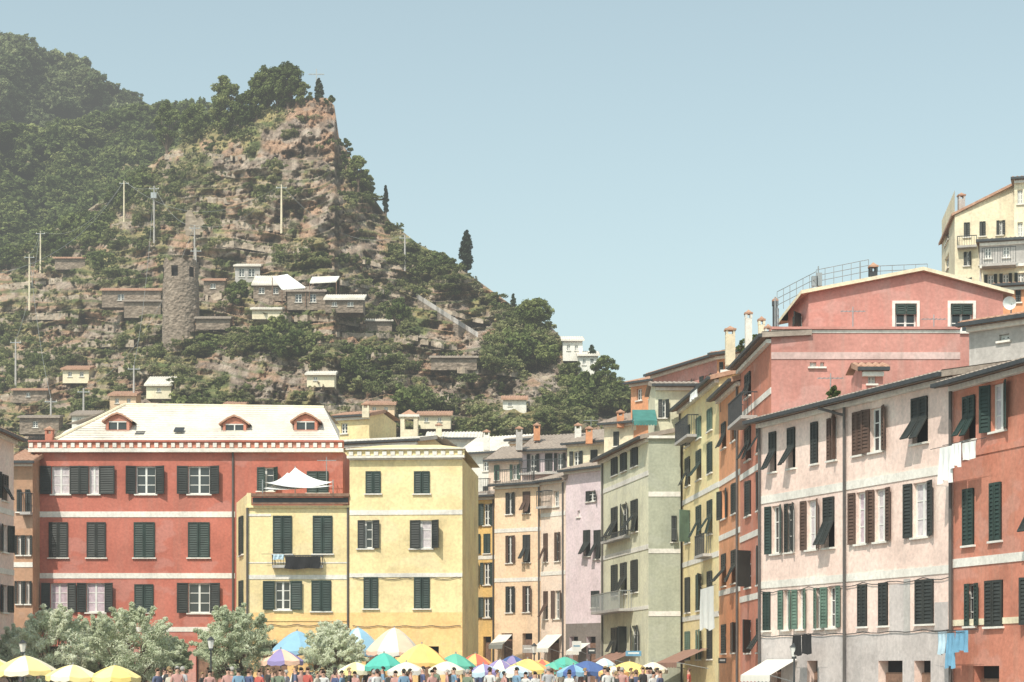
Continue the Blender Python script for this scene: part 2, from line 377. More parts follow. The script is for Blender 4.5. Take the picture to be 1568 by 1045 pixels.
sail(rp(403,748,95.6),rp(510,738,96.2),rp(452,716,98.8)); sail(rp(403,738,95.8),rp(510,744,95.6),rp(440,724,98.6))
mb.tube(rp(452,770,98.8),rp(452,714,98.8),.03,.03,METAL,6); mb.tube(rp(402,780,95.6),rp(402,735,95.6),.03,.03,METAL,6); mb.tube(rp(510,780,96),rp(510,735,96),.03,.03,METAL,6)
mb.obj('shade_sail')
# ---- yellow house
h=House('yellow_house')
f0=Fac(h,362,99.9,378,95,757,YEL,ref='b')
f0.grid([(367,373)],[(792,850),(890,936)],370,SH_G,'C'); f0.build()
f=Fac(h,378,95,535.3,95,778,YEL)
f.wpx('C',418,447,790,848); f.wpx('C',479,509,790,848)
f.wpx('N',421,445,890,934); f.shut(f.u(421),1,.6,f.z(934,421),f.z(890,421),172,SH_G); f.shut(f.u(445),-1,.6,f.z(934,421),f.z(890,421),172,SH_G)
f.wpx('C',477,507,889,936)
f.band(862,450,.06,w=.02); f.band(884,450,.22); f.band(789,450,.12,u1=f.u(415)); f.zones.append((0,4.6,YEL_GLOW)); f.band(950,450,.1,YEL_GLOW,.04)
f.arch(400,440,985); f.arch(480,520,985)
f.box('terrace',YEL,-.05,f.L,f.z1,f.z1+.12,-5,.12); 
f.box('terrace',WOOD,.3,f.L-.05,f.z1+.16,f.z1+.24,.0,.3); f.box('terrace',WOOD,.25,f.L,f.z1+.55,f.z1+.7,-.05,.35)
f.box('terrace',DMET,.3,f.L-.05,f.z1+.26,f.z1+.52,.05,.08)
f.box('trim',YEL,0,.22,f.z1+.12,f.z1+.75,-.3,.02)
f.build(); f.pipe(379,.1); f.pipe(533,.1)
f.balcony(418,495,866,.35,.5); 
g=Fac(h,535.3,94.8,708,94.4,703,YEL)
g.wpx('C',560,583,722,756);g.wpx('C',634,658,722,756)
g.wpx('H',548,571,797,840,SH_D);g.wpx('H',628,662,797,840,SH_D,CURT)
g.wpx('C',557,579,884,932);g.wpx('C',634,658,884,932)
g.band(785,620,.24);g.band(881,620,.2);g.zones.append((0,4.6,YEL_GLOW)); g.band(703,620,.1,w=.12)
g.arch(560,590,990); g.arch(640,672,990)
g.box('trim',TRIM,-.1,g.L+.12,g.z1,g.z1+.12,-.1,.3); g.box('trim',YEL,-.1,g.L+.12,g.z1+.12,g.z1+.42,-.1,.2)
u=0
while u<g.L: g.box('trim',TRIM,u,u+.22,g.z1+.14,g.z1+.34,.202,.28); u+=.42
g.box('trim',TRIM,-.15,g.L+.15,g.z1+.42,g.z1+.48,-.2,.36)
g.build();g.closew(9)
mb=h.mb('roof');a=g.P(-.1,g.z1+.48,.3);b=g.P(g.L+.1,g.z1+.48,.3);c=g.P(g.L-1.6,g.z1+1.15,-4);d=g.P(1.2,g.z1+1.15,-4)
mb.poly([a,b,c,d],YEL);mb.poly([b,g.P(g.L+.1,g.z1+.48,-9),c],YEL);mb.poly([a,d,g.P(-.1,g.z1+.48,-9)],YEL);mb.poly([g.P(-.1,g.z1+.48,-9),g.P(g.L+.1,g.z1+.48,-9),c,d],YEL)
cb=h.mb('cables')
for F_,x0,x1,y,am in((g,540,706,884,.12),(f,380,533,956,.1),(g,540,706,958,.08)):
    pts=[F_.P(F_.u(x0+(x1-x0)*i/26),F_.z(y,620 if F_ is g else 450)-am*abs(math.sin(i*.5)),.05) for i in range(27)]
    for a,b in zip(pts[:-1],pts[1:]): cb.tube(a,b,.018,.018,DMET,4,False)
antenna(h,500,99,700,745); h.done()
cloth('hanging_laundry',f,420,436,850,858,CLLB,.4,1); cloth('hanging_laundry',f,438,492,853,872,CLB,.42,2)
# ---- generic street house
def street(name,xa,da,xb,db,ytop,wall,roofm=TERRA,depth=8,pitch=17,cols=(),rows=(),xr=None,sh=SH_G,kinds='CCPOH',bands=(),pipe=None,z0=0,over=.45,base=None,extra=None,mono=False,door=(),bandh=.26,shs=None):
    h=House(name);f=Fac(h,xa,da,xb,db,ytop,wall,z0); xr=xr or (xa+xb)/2
    f.grid(cols,rows,xr,sh,kinds,shs)
    for y in bands: f.band(y,xr,bandh)
    if base: f.zones.append((0,base[0],base[1]))
    for a,b,y in door: f.arch(a,b,y)
    if extra: extra(f,h)
    f.build(); f.closew(depth)
    if pitch is not None: f.roof(depth,pitch,roofm,over,mono=mono)
    else: f.box('trim',TRIM,-.1,f.L+.1,f.z1,f.z1+.15,-depth,.2)
    if pipe: f.pipe(pipe)
    h.done(); return f
street('pink_house',-150,73,21,88,600,PINK,TERRA,7,15,[(-60,-45),(-25,-12),(3,11)],[(702,745),(785,830),(885,930)],0,SH_D,'COP',[762,862])
def ex(f,h): f.balcony(34,50,785,.5)
street('orange_brown_house',18,98.5,50,98.5,708,BRN,TERRA,6,15,[(26,33),(39,46)],[(750,784),(820,850),(890,925)],35,SH_D,'CO',[865],extra=ex)
# ---- middle street houses
street('orange_house',698,129,717,129,772,ORG,TGREY,6,15,[(705,711)],[(782,806),(826,852),(868,892),(912,940)],707,SH_G,'COP')
def ex(f,h): f.balcony(720,752,757,.5); f.pipe(756)
street('ochre_house',716,127,758,126,762,OCH,TGREY,5,10,[(722,732),(741,751)],[(772,805),(818,848),(862,896),(915,946)],737,SH_G,'CPHO',[854],door=[(722,732,975),(740,752,975)],extra=ex)
def ex(f,h): f.balcony(762,820,742,.3); 
fpe=street('peach_house',757.5,125,828,123,745,PEACH,TGREY,4,8,[(775,785),(801,812)],[(754,787),(820,862),(898,938)],790,SH_B,'HOP',[812,888],shs=[SH_B,SH_D],door=[(768,785,970),(800,815,970)],pipe=826,extra=ex)
def ex(f,h):
    f.wpx('N',848,856,752,776); f.balcony(830,846,776,.5); f.pipe(863)
fpp=street('pale_peach_house',828.3,123,866,121,738,PPEACH,TGREY,6,16,[(833,839),(850,858)],[(816,860),(905,948)],847,SH_B,'HOP',[788,878],extra=ex,door=[(838,856,975)])
def ex(f,h):
    f.wpx('H',898,912,752,768,SH_D); f.wpx('P',894,904,812,852,SH_D); f.wpx('P',910,920,812,856,SH_D); f.wpx('C',906,918,905,930,SH_D)
    f.wpx('N',884,888,782,792)
flil=street('lilac_house',866.3,121,928,118,722,LIL,TGREY,6,14,[],[],880,extra=ex,base=(WZ(955,120),stucco('dark_stone_base',(.2,.17,.155),.4)),door=[(872,885,975),(898,912,975)])
def ex(f,h): f.balcony(800,868,725,.8,.9)
street('white_lilac_house',800,132,868,131,690,LIL,TGREY,7,20,[(812,822),(835,846),(853,862)],[(695,722)],835,SH_D,'HCO',extra=ex)
def ex(f,h): antenna(h,905,128,640,670)
street('cream_house',868.5,130,935,128,680,CREAM,TGREY,7,18,[(878,888),(905,915)],[(690,712)],900,SH_D,'CPO',extra=ex)
street('white_house',706,143,790,141,694,WHT,TPALE,6,24,[(715,722),(740,748),(768,775)],[(701,722),(745,765)],740,SH_D,'CN')
street('cream_house',748,134,802,133,705,PPEACH,TGREY,6,20,[(757,765),(785,793)],[(712,735)],775,SH_M,'CON')
street('white_house',655,149,735,149,672,WHT,TPALE,5,15,[(690,700)],[(680,692)],700,SH_D,'N')
street('pale_yellow_house',500,112,640,110,682,YEL,TPALE,5,9,[(560,570)],[(688,700)],540,SH_G,'N',over=.2)
street('small_yellow_house',512,126,566,125,640,YEL,TERRA,4,12,[(522,532)],[(648,664)],530,SH_G,'N',over=.3)
street('cream_house',592,124,650,123,680,CREAM,TPALE,5,10,[(615,622)],[(686,696)],620,SH_D,'N',over=.2)
h=House('bell_turret'); t=h.mb('turret')
px,py,d,w,y0=(627,638,121,.55,695)
x=WX(px,d);zt=WZ(py,d);zb=WZ(y0,d)
t.box(ID,(x-w,d-w,zb),(x+w,d+w,zt-.9),CREAM)
for a in(-1,1):
    for b in(-1,1): t.box(ID,(x+a*(w-.13)-.13,d+b*(w-.13)-.13,zt-.9),(x+a*(w-.13)+.13,d+b*(w-.13)+.13,zt-.1),CREAM)
t.box(ID,(x-w-.1,d-w-.1,zt-.1),(x+w+.1,d+w+.1,zt+.05),TRIM)
for a,b,c,e in((-1,-1,1,-1),(1,-1,1,1),(1,1,-1,1),(-1,1,-1,-1)): t.poly([(x+a*w,d+b*w,zt+.05),(x+c*w,d+e*w,zt+.05),(x,d,zt+.45)],TERRA)
h.done()
street('beige_house',780,138,962,134,676,PEACH,TGREY,7,9,[(800,808),(850,858),(930,940)],[(684,698)],860,SH_D,'CN')
for px,d,y0,y1 in((795,131,655,690),(822,133,650,675),(745,138,660,690),(885,131,650,675),(902,128,655,680),(950,121,630,655),(560,124,618,640),(672,148,650,670)):
    hh=House('chimney'); chimney(px,d,y0,y1,.45,[CREAM,WHT,ORG,GREY][px%4],house=hh); hh.done()
# ---- sage house
h=House('sage_green_house')
f=Fac(h,920,111,993,100,706,GRN2)
f.grid([(937,946),(951,960),(967,977)],[(693,722),(772,820),(862,910),(960,1000)],955,SH_D,'CPPH')
f.band(740,955,.26);f.band(847,955,.26);f.band(935,955,.2); f.balcony(925,970,935,.8,1.0,METAL); f.balcony(930,965,825,.4,.3)
f.build(); f.closew(8,(1,0)); f.roof(8,12,TGREY,.5); f.pipe(924)
g=Fac(h,993,100,1042,100,672,GRN); g.band(757,1015,.26); g.band(844,1015,.24); g.band(940,1015,.26); g.wpx('P',1028,1036,790,830,SH_D)
g.build(); g.box('trim',TRIM,-.1,g.L,g.z1,g.z1+.14,-3,.2)
k=Fac(h,1003,101.5,1062,101.5,592,GRN2,z0=10.); k.wpx('H',1008,1020,612,640,SH_D); k.band(668,1020,.3); k.build(); k.closew(5); k.roof(5,10,TGREY,.35)
h.done(); fs=f
awning('teal_awning',k,968,1003,628,1.4,.75,TEAL)
# ---- yellow street house (right row)
def ex(f,h):
    f.pipe(1043); f.balcony(1050,1070,672,.6); f.balcony(1078,1092,850,.5)
fy=street('yellow_corner_house',1042,101,1101,90,628,YEL,TERRA,8,14,[(1050,1057),(1067,1074),(1084,1091)],[(640,672),(690,735),(775,825),(880,935),(965,1010)],1070,SH_D,'PPCHO',[758,858,945],extra=ex,shs=[SH_D,SH_G,SH_M])
fo=street('orange_house',1101.3,90,1134,84,612,ORG,TERRA,8,14,[(1106,1112),(1121,1128)],[(640,680),(745,790),(845,895),(955,1000)],1118,SH_D,'PPCHO',[732,818,905],pipe=1131)
# ---- big rose red house
h=House('rose_red_house')
f=Fac(h,1133.5,84,1181,76,566,RED2)
f.grid([(1142,1150)],[(572,608),(655,705),(738,790),(845,900),(950,1000)],1146,SH_D,'PHC')
f.grid([(1160,1167)],[(655,705),(738,790),(845,900),(950,1000)],1146,SH_D,'PHC')
for y in(625,722,820,915): f.band(y,1150,.26)
f.balcony(1138,1160,645,.7); f.build(); f.closew(3,(1,0),False); f.roof(1.6,3,TGREY,.4,mono=True)
g=Fac(h,1181,76,1470,76,505,DRED); g.band(545,1300,.28,stucco('pale_pink_trim',(.66,.47,.44),.2)); g.band(508,1300,.12)
g.wpx('N',1240,1250,555,562) ; g.wpx('N',1256,1262,555,562)
g.build(); g.closew(7); g.box('terrace',DRED,0,g.L,g.z1,g.z1+.1,-7,.12)
k=Fac(h,1238,81,1536,81,450,DRED,z0=8.)
for a,b in((1371,1403),(1456,1489)):
    k.wpx('N',a,b,466,509); ua,ub,za,zb=k.u(a),k.u(b),k.z(509,a),k.z(466,a)
    for q in((ua-.14,ua-.02,za-.1,zb+.14),(ub+.02,ub+.14,za-.1,zb+.14),(ua-.02,ub+.02,zb+.02,zb+.14)): k.box('trim',TRIM,*q,.003,.05)
    k.shut(ua+.02,1,(ub-ua)/2-.03,za+.75,zb-.02,3,SH_G); k.shut(ub-.02,-1,(ub-ua)/2-.03,za+.75,zb-.02,3,SH_G)
k.build(); mb=h.mb('walls')
kl=Fac(h,1207,84.5,1238,81,474,DRED,z0=8.); kl.z1=k.z1; kl.wpx('H',1216,1228,485,505,SH_D); kl.build()
zp=k.z(417,1412); up=k.u(1412)
mb.poly([k.P(0,k.z1,0),k.P(k.L,k.z1,0),k.P(up,zp,0)],DRED)
mb=h.mb('roof')
for u0,z0,u1,z1 in((-.35,k.z1-.08,up,zp),(up,zp,k.L+.4,k.z1-.1)):
    w0,w1=.3,-7
    mb.poly([k.P(u0,z0+.02,w0),k.P(u1,z1+.02,w0),k.P(u1,z1+.02,w1),k.P(u0,z0+.02,w1)],TERRA)
    mb.poly([k.P(u0,z0+.17,w0),k.P(u1,z1+.17,w0),k.P(u1,z1+.17,w1),k.P(u0,z0+.17,w1)],TERRA)
    mb.poly([k.P(u0,z0+.02,w0),k.P(u1,z1+.02,w0),k.P(u1,z1+.17,w0),k.P(u0,z0+.17,w0)],CREAM)
mb.poly([k.P(-.35,k.z1+.07,.3),kl.P(-.3,k.z1-.45,.4),kl.P(-.3,k.z1-.45,-7),k.P(-.3,k.z1+.07,-7)],TERRA)
mb.poly([k.P(-.35,k.z1-.06,.3),kl.P(-.3,k.z1-.6,.4),kl.P(-.3,k.z1-.45,.4),k.P(-.35,k.z1+.1,.3)],CREAM)
rl=h.mb('roof_railing')
def rail(p0,p1,n,hh=.9,rows=3,r=.02,mbb=None,mat=METAL):
    p0=Vector(p0);p1=Vector(p1);mbb=mbb or rl
    for i in range(n+1):
        p=p0.lerp(p1,i/n); mbb.tube(p,p+Vector((0,0,hh)),r,r,mat,5)
    for j in range(rows):
        zz=Vector((0,0,hh*(j+1)/rows)); mbb.tube(p0+zz,p1+zz,r,r,mat,5)
rail(rp(1190,505,77),rp(1192,505,83),3); rail(rp(1190,478,84.5),rp(1250,448,82),6,.9,3,.015); rail(rp(1250,440,82.5),rp(1330,424,83),6,.75,3,.015); rail(rp(1330,424,83),rp(1420,420,84),5,.45,2,.015)
for px,a,b in((1187,455,510),(1253,408,445),(1317,402,430),(1335,404,424)): rl.tube(rp(px,b,82.5),rp(px,a,82.5),.035,.03,METAL,6)
for px,a,b in((1253,420,440),(1246,425,440)): rl.box(ID,*[ (WX(px,82.5)-.12,82.2,WZ(b,82.5)),(WX(px,82.5)+.12,82.4,WZ(a,82.5)) ],METAL)
chimney(1337,82.5,406,430,.32,DMET,house=h)
antenna(h,1430,76.2,482,506);antenna(h,1306,76.3,470,506)
h.done()
for px,d,y0,y1,w,m in((1118,93,503,560,.45,CREAM),(1146,92,478,545,.32,WHT),(1166,91,488,540,.3,CREAM),(1176,90,500,540,.3,WHT),(1187,88,458,540,.22,DMET)):
    hh=House('chimney'); chimney(px,d,y0,y1,w,m,house=hh); hh.done()
def ex(f,h): antenna(h,1030,112,585,600)
street('pink_terrace_house',1098,97,1176,95,545,ORG,TERRA,5,8,[(1108,1118),(1140,1150)],[(552,575)],1130,SH_D,'NO',extra=ex)
street('pale_house',1108,93,1178,92,572,CREAM,TERRA,4,None,[(1120,1128)],[(580,600)],1130,SH_D,'N')
street('rose_house',1000,116,1112,108,575,DRED,TERRA,6,14,[(1012,1022),(1050,1060),(1078,1088)],[(584,604)],1050,SH_D,'CNO')
street('orange_roof_house',966,121,1018,119,588,ORG,TERRA,6,14,[(975,983),(995,1003)],[(594,612)],990,SH_D,'CN')
street('cream_house',925,122,1000,120,650,CREAM,TGREY,6,16,[(940,948),(970,978)],[(660,682)],960,SH_D,'CN')
street('beige_house',1060,103,1112,99,598,GRN2,TGREY,5,12,[(1075,1082)],[(606,622)],1080,SH_D,'N')
street('stair_tower',1320,70,1352,70,568,DRED,TERRA,2.2,14,[(1329,1341)],[(572,588)],1335,SH_D,'N',z0=9,over=.2)
# ---- pink right house
h=House('pink_house'); f=Fac(h,1164,73.8,1458,62,648,PINK); fp=f; xr=1310
r1=(632,698);r2=(755,834);r3=(896,960)
def W(kind,x0,x1,r,sh=SH_D,curt=None,ang=None): f.win(kind,f.u(x0),f.u(x1),f.z(r[1],xr),f.z(r[0],xr),sh,curt,ang)
W('P',1179,1189,r1);W('P',1207,1218,r1);W('C',1243,1253,r1);W('H',1268,1281,r1,SH_B);W('C',1307,1322,r1,SH_B);W('O',1333,1352,r1,SH_B);W('P',1397,1421,r1)
W('O',1182,1196,r2,SH_G);W('H',1203,1216,r2);W('O',1236,1252,r2,SH_B,CURT);W('P',1262,1278,r2);W('O',1311,1328,r2,SH_B,LCURT);W('O',1340,1358,r2,SH_B,CURT);W('O',1398,1422,r2,SH_D,CURT)
W('C',1170,1180,r3,SH_G);W('O',1200,1210,r3,SH_M);W('O',1222,1232,r3,SH_M,CURT);W('H',1248,1260,r3,SH_M);W('O',1268,1282,r3,SH_M);W('C',1315,1328,r3);W('C',1347,1360,r3);W('C',1403,1430,r3)
f.band(742,xr,.30);f.band(884,xr,.28)
f.zones.append((0,f.z(972,xr),PGREY))
for a,b in((1180,1196),(1236,1252),(1345,1382),(1400,1425)): f.arch(a,b,1012)
f.box('patches',GREY,f.u(1384),f.u(1394),f.z(972,xr),f.z(893,xr),.001,.012); f.box('patches',PGREY,f.u(1362),f.u(1384),f.z(972,xr),f.z(900,xr),.001,.010)
f.box('patches',PGREY,f.u(1431),f.u(1452),f.z(972,xr),f.z(930,xr),.001,.010)
f.build();f.closew(6.5);f.roof(6.5,10,TGREY,.55)
f.pipe(1297,.12,.055);f.pipe(1166,.1)
mb=h.mb('downpipe'); mb.tube(f.P(f.u(1297),f.z1-.5,.12),f.P(f.u(1275),f.z1-.15,.6),.05,.05,PIPE)
cb=h.mb('cables')
for y,sg in((893,.25),(968,.15)):
    pts=[f.P(f.L*i/24,f.z(y,xr)-.12*abs(math.sin(i*.9))*sg*4,.05) for i in range(25)]
    for a,b in zip(pts[:-1],pts[1:]): cb.tube(a,b,.015,.015,DMET,4,False)
antenna(h,1272,72,572,600); h.done()
# ---- right red house
h=House('brick_red_house'); f=Fac(h,1460,61.8,1760,52,590,RED2); fr=f;xr=1510
W('P',1476,1494,(600,668),SH_G);W('O',1518,1540,(592,664),SH_G,CURT);W('C',1476,1492,(744,832),SH_G);W('C',1517,1534,(742,830),SH_G)
W('H',1479,1494,(892,958),SH_G);W('C',1510,1536,(890,960),SH_D);
for x in(1580,1640,1700):
    W('C',x,x+24,(592,664));W('P',x,x+24,(742,830));W('O',x,x+24,(890,960))
f.band(858,xr,.28);f.band(952,xr,.2,CREAM);f.band(690,xr,.2,RED2)
f.arch(1490,1530,1020)
f.build();f.closew(7);f.roof(7,12,TGREY,.6);f.pipe(1461,.14,.06)
h.done()
h=House('grey_roof_cabin');c=Fac(h,1484,64,1600,62,500,GREY,z0=10); c.wpx('N',1530,1545,512,522); c.build(); c.closew(4); c.roof(4,12,TERRA,.4); h.done()
# ---- hilltop houses at the right (fronts turned toward the harbour mouth)
def turn(xa,da,xb): return da-.26*(xb-xa)/F*da
h=House('cream_hillside_house')
f=Fac(h,1442,127,1462,119,338,CREAM,z0=10); f.grid([(1447,1453)],[(352,372),(392,415),(440,470)],1450,SH_D,'CN'); f.build()
g=Fac(h,1462,119,1556,turn(1462,119,1556),330,CREAM,z0=10); f.z1=g.z1; g.grid([(1476,1485),(1500,1509),(1526,1535)],[(340,362),(385,406),(425,450)],1500,SH_D,'NCH'); g.build();g.closew(7,(0,1)); 
g.balcony(1466,1496,378,.5,.6)
mb=h.mb('roof')
for zo in(0,.16): mb.poly([f.P(-.2,g.z1-.05+zo,.2),f.P(f.L+.1,g.z1-.05+zo,.2),g.P(g.L+.2,g.z1+1.75+zo,.3),g.P(g.L+.2,g.z1+1.75+zo,-7.4)],TERRA)
mb.poly([f.P(-.2,g.z1-.05,.2),f.P(f.L+.1,g.z1-.05,.2),f.P(f.L+.1,g.z1+.11,.2),f.P(-.2,g.z1+.11,.2)],TERRA)
mb.poly([f.P(f.L+.1,g.z1-.05,.2),g.P(g.L+.2,g.z1+1.75,.3),g.P(g.L+.2,g.z1+1.91,.3),f.P(f.L+.1,g.z1+.11,.2)],TERRA)
mb=h.mb('walls');mb.poly([g.P(0,g.z1,0),g.P(g.L,g.z1,0),g.P(g.L,g.z1+1.7,0)],CREAM)
chimney(1472,121,298,330,.4,GREY,house=h);h.done()
street('cream_tower_house',1553,114,1640,turn(1553,114,1640),276,CREAM,TERRA,7,10,[(1558,1566),(1590,1600)],[(290,312),(340,362),(390,412)],1570,SH_D,'CN',z0=10,over=.3)
street('grey_hillside_house',1500,110,1600,turn(1500,110,1600),372,GREY,TGREY,5,8,[(1508,1518),(1536,1546)],[(378,395)],1530,SH_D,'NC',z0=8,over=.3)
def ex(f,h): f.balcony(1504,1556,408,.9,.9)
street('ochre_hillside_house',1503,106,1600,turn(1503,106,1600),412,CREAM,TERRA,5,None,[(1512,1522),(1535,1545),(1558,1568)],[(420,440),(452,470)],1530,SH_D,'NOC',z0=8,extra=ex)
street('orange_hillside_house',1524,99,1620,turn(1524,99,1620),440,ORG,TERRA,5,8,[(1534,1543),(1555,1563)],[(446,464)],1540,SH_D,'NC',z0=8,over=.3)
mb=MB();c0=Vector(rp(1549,466,79));
for i in range(16):
    for j in range(3):
        def q(a,b):
            t=2*math.pi*a/16;r=.28*b/3;return c0+Vector((r*math.cos(t)-.15*(b/3)**2,-.12*(b/3)**2*2,r*math.sin(t)))
        mb.poly([q(i,j),q(i+1,j),q(i+1,j+1),q(i,j+1)],CLW)
mb.tube(c0,c0+Vector((0,.3,-1)),.03,.03,METAL,6);mb.tube(c0,c0+Vector((-.1,-.4,-.05)),.012,.012,METAL,5);mb.obj('satellite_dish')
# laundry & awnings
cloth('hanging_laundry',fr,1464,1484,684,738,CLW,.6,3,1480);cloth('hanging_laundry',fr,1484,1498,680,716,CLW,.62,4);cloth('hanging_laundry',fr,1499,1520,678,705,CLW,.6,5)
cloth('hanging_laundry',fr,1461,1475,968,1002,CLLB,.6,6);cloth('hanging_laundry',fr,1476,1488,970,1022,CLBL,.62,7);cloth('hanging_laundry',fr,1489,1508,966,998,CLBL,.6,8)
cloth('hanging_laundry',fp,1239,1252,974,1004,CLB,.7,9);cloth('hanging_laundry',fp,1254,1269,972,1002,CLB,.72,10)
cloth('hanging_laundry',fo,1112,1134,900,964,CLW,1.2,11);cloth('hanging_laundry',fy,1085,1096,600,612,CLW,.9,12)
W1=plain('white_canvas',(.72,.69,.63),.85,.08);W2=plain('brown_canvas',(.30,.17,.13),.85)
awning('shop_awning',fpe,764,785,972,1.2,.7,W1);awning('shop_awning',fpp,838,862,972,1.2,.9,W1);awning('shop_awning',fy,1050,1086,994,1.6,.7,W2)
awning('shop_awning',fp,1176,1222,1010,1.2,.6,W1);awning('shop_awning',fs,938,975,998,1.2,.5,W2);awning('shop_awning',flil,885,905,985,1.0,.5,W1)
# ================================================================= numpy noise & terrain
rng=np.random.default_rng(5)
TAB=rng.random((256,256))
def vn(x,y,o=0):
    x=x+o*17.3;y=y+o*9.7
    xi=np.floor(x).astype(int);yi=np.floor(y).astype(int);fx=x-xi;fy=y-yi
    fx=fx*fx*(3-2*fx);fy=fy*fy*(3-2*fy)
    a=TAB[xi%256,yi%256];b=TAB[(xi+1)%256,yi%256];c=TAB[xi%256,(yi+1)%256];d=TAB[(xi+1)%256,(yi+1)%256]
    return (a*(1-fx)+b*fx)*(1-fy)+(c*(1-fx)+d*fx)*fy
def fbm(x,y,n=5,o=0):
    s=0;a=.5;t=0
    for i in range(n): s=s+a*vn(x,y,o+i);t+=a;a*=.5;x=x*2.03;y=y*2.03
    return s/t
def sm(x,a,b):
    t=np.clip((x-a)/(b-a),0,1);return t*t*(3-2*t)
def np_mesh(name,V,Fq,mat,col=None,cname='Col',smooth=False):
    me=bpy.data.meshes.new(name);nv=len(V);nf=len(Fq);k=Fq.shape[1]
    me.vertices.add(nv);me.vertices.foreach_set('co',V.astype(np.float32).ravel())
    me.loops.add(nf*k);me.loops.foreach_set('vertex_index',Fq.astype(np.int32).ravel())
    me.polygons.add(nf);me.polygons.foreach_set('loop_start',np.arange(0,nf*k,k,dtype=np.int32));me.polygons.foreach_set('loop_total',np.full(nf,k,dtype=np.int32))
    if smooth: me.polygons.foreach_set('use_smooth',np.ones(nf,dtype=bool))
    me.materials.append(mat)
    if col is not None:
        a=me.color_attributes.new(cname,'FLOAT_COLOR','POINT');c=np.ones((nv,4),np.float32);c[:,:3]=col;a.data.foreach_set('color',c.ravel())
    me.update(calc_edges=True);me.validate();return me
TER,t,b=nt('hillside_soil_rock')
at=N(t,'ShaderNodeVertexColor');at.layer_name='Col'
v=posmap(t,(1,1,1));v2=posmap(t,(1,1,.35))
fine=ramp(t,noise(t,v,1.1,9,.72),[(.25,(.42,.42,.42)),(.5,(1,1,1)),(.78,(1.6,1.55,1.45))])
strk=ramp(t,noise(t,v2,.5,6,.7),[(.3,(.74,.72,.70)),(.65,(1.15,1.15,1.15))])
col=mixc(t,1.,at.outputs['Color'],fine,'MULTIPLY');col=mixc(t,1.,col,strk,'MULTIPLY');lk(t,col,b.inputs['Base Color']);b.inputs['Roughness'].default_value=.95;b.inputs['Specular IOR Level'].default_value=.1
bump(t,b,noise(t,v,1.4,9,.75),.9,.7)
class Terr:
    def __init__(s,name,sil,s0,s1,ns,ntt,d0,d1,pyf,fn,over=.25):
        px=np.linspace(s0,s1,ns);sy=np.interp(px,[p[0] for p in sil],[p[1] for p in sil])
        D0=np.interp(px,[p[0] for p in d0],[p[1] for p in d0]);D1=np.interp(px,[p[0] for p in d1],[p[1] for p in d1])
        tt=np.linspace(0,1,ntt)[:,None]
        PX=np.repeat(px[None],ntt,0);PY=pyf+(sy[None]-pyf)*tt;D=D0+(D1-D0)*tt
        D,PY,C=fn(PX,PY,D,tt,sy[None])
        X=(PX-CX)/F*D;Zz=ZC+(HY-PY)/F*D
        pos=np.stack([X,D,Zz],-1)
        top=pos[-1];rows=[pos]
        for k in range(1,7):
            q=top.copy();q[:,1]+=k*10;q[:,0]*=(q[:,1]/top[:,1]);q[:,2]=np.maximum(-1,top[:,2]*(1-.03*k*k));rows.append(q[None])
        sk=pos[:1].copy();sk[...,2]=-1
        allp=np.concatenate([sk]+rows,0);cc=np.concatenate([C[:1],C]+[C[-1:]]*6,0)
        n0,n1=allp.shape[:2];idx=np.arange(n0*n1).reshape(n0,n1)
        Fq=np.stack([idx[:-1,:-1],idx[:-1,1:],idx[1:,1:],idx[1:,:-1]],-1).reshape(-1,4)
        me=np_mesh(name,allp.reshape(-1,3),Fq,TER,cc.reshape(-1,3))
        o=bpy.data.objects.new(name,me);scene.collection.objects.link(o)
        s.px=px;s.PY=PY;s.pos=pos;s.PX=PX;s.sy=sy
    def at(s,x,y):
        i=int(np.clip(np.searchsorted(s.px,x),0,len(s.px)-1));j=int(np.argmin(np.abs(s.PY[:,i]-y)));return Vector(s.pos[j,i])
def lerpc(a,b,m): return a+(b-a)*m[...,None]
def C_(*c): return np.array(c)
ROCKS=[(485,190,42,60,1),(450,240,50,35,.8),(340,250,75,24,.9),(330,305,70,22,.6),(480,335,70,30,.8),(560,385,60,28,.6),(400,340,70,30,.5),(430,590,80,26,1),(350,560,60,20,.6),(690,590,55,16,1),(620,545,60,12,.7),(700,520,60,12,.6),(130,500,60,14,.6),(200,580,50,14,.8),(190,345,60,12,.8),(560,460,60,14,.6),(400,455,120,12,.4),(770,600,60,13,.7),(100,515,80,10,.6),(480,620,60,14,.6),(290,380,50,18,.5),(520,300,25,30,.6),(100,440,60,12,.6),(840,575,40,12,.6),(560,610,50,10,.6),(60,600,50,10,.6)]
GREENS=[(50,280,190,90,1),(210,270,60,40,.9),(300,200,30,20,.5),(560,280,22,40,.8),(440,205,18,24,.7),(660,400,80,18,.6),(600,485,90,12,.6),(330,530,50,22,.8),(440,520,75,20,.9),(800,540,60,30,.8),(560,570,60,22,.8),(900,590,60,40,.9),(120,410,90,20,.7),(60,560,70,22,.7),(370,430,26,24,.5),(760,470,55,16,.7),(500,400,60,14,.5),(620,620,70,16,.7),(740,560,55,14,.5),(240,500,30,20,.6),(420,300,24,14,.5),(640,440,50,8,.5),(300,640,80,20,.6),(140,620,60,20,.6)]
def gm(L,PX,PY):
    m=np.zeros_like(PX)
    for cx,cy,rx,ry,v in L: m=np.maximum(m,v*np.exp(-((PX-cx)/rx)**2-((PY-cy)/ry)**2))
    return m
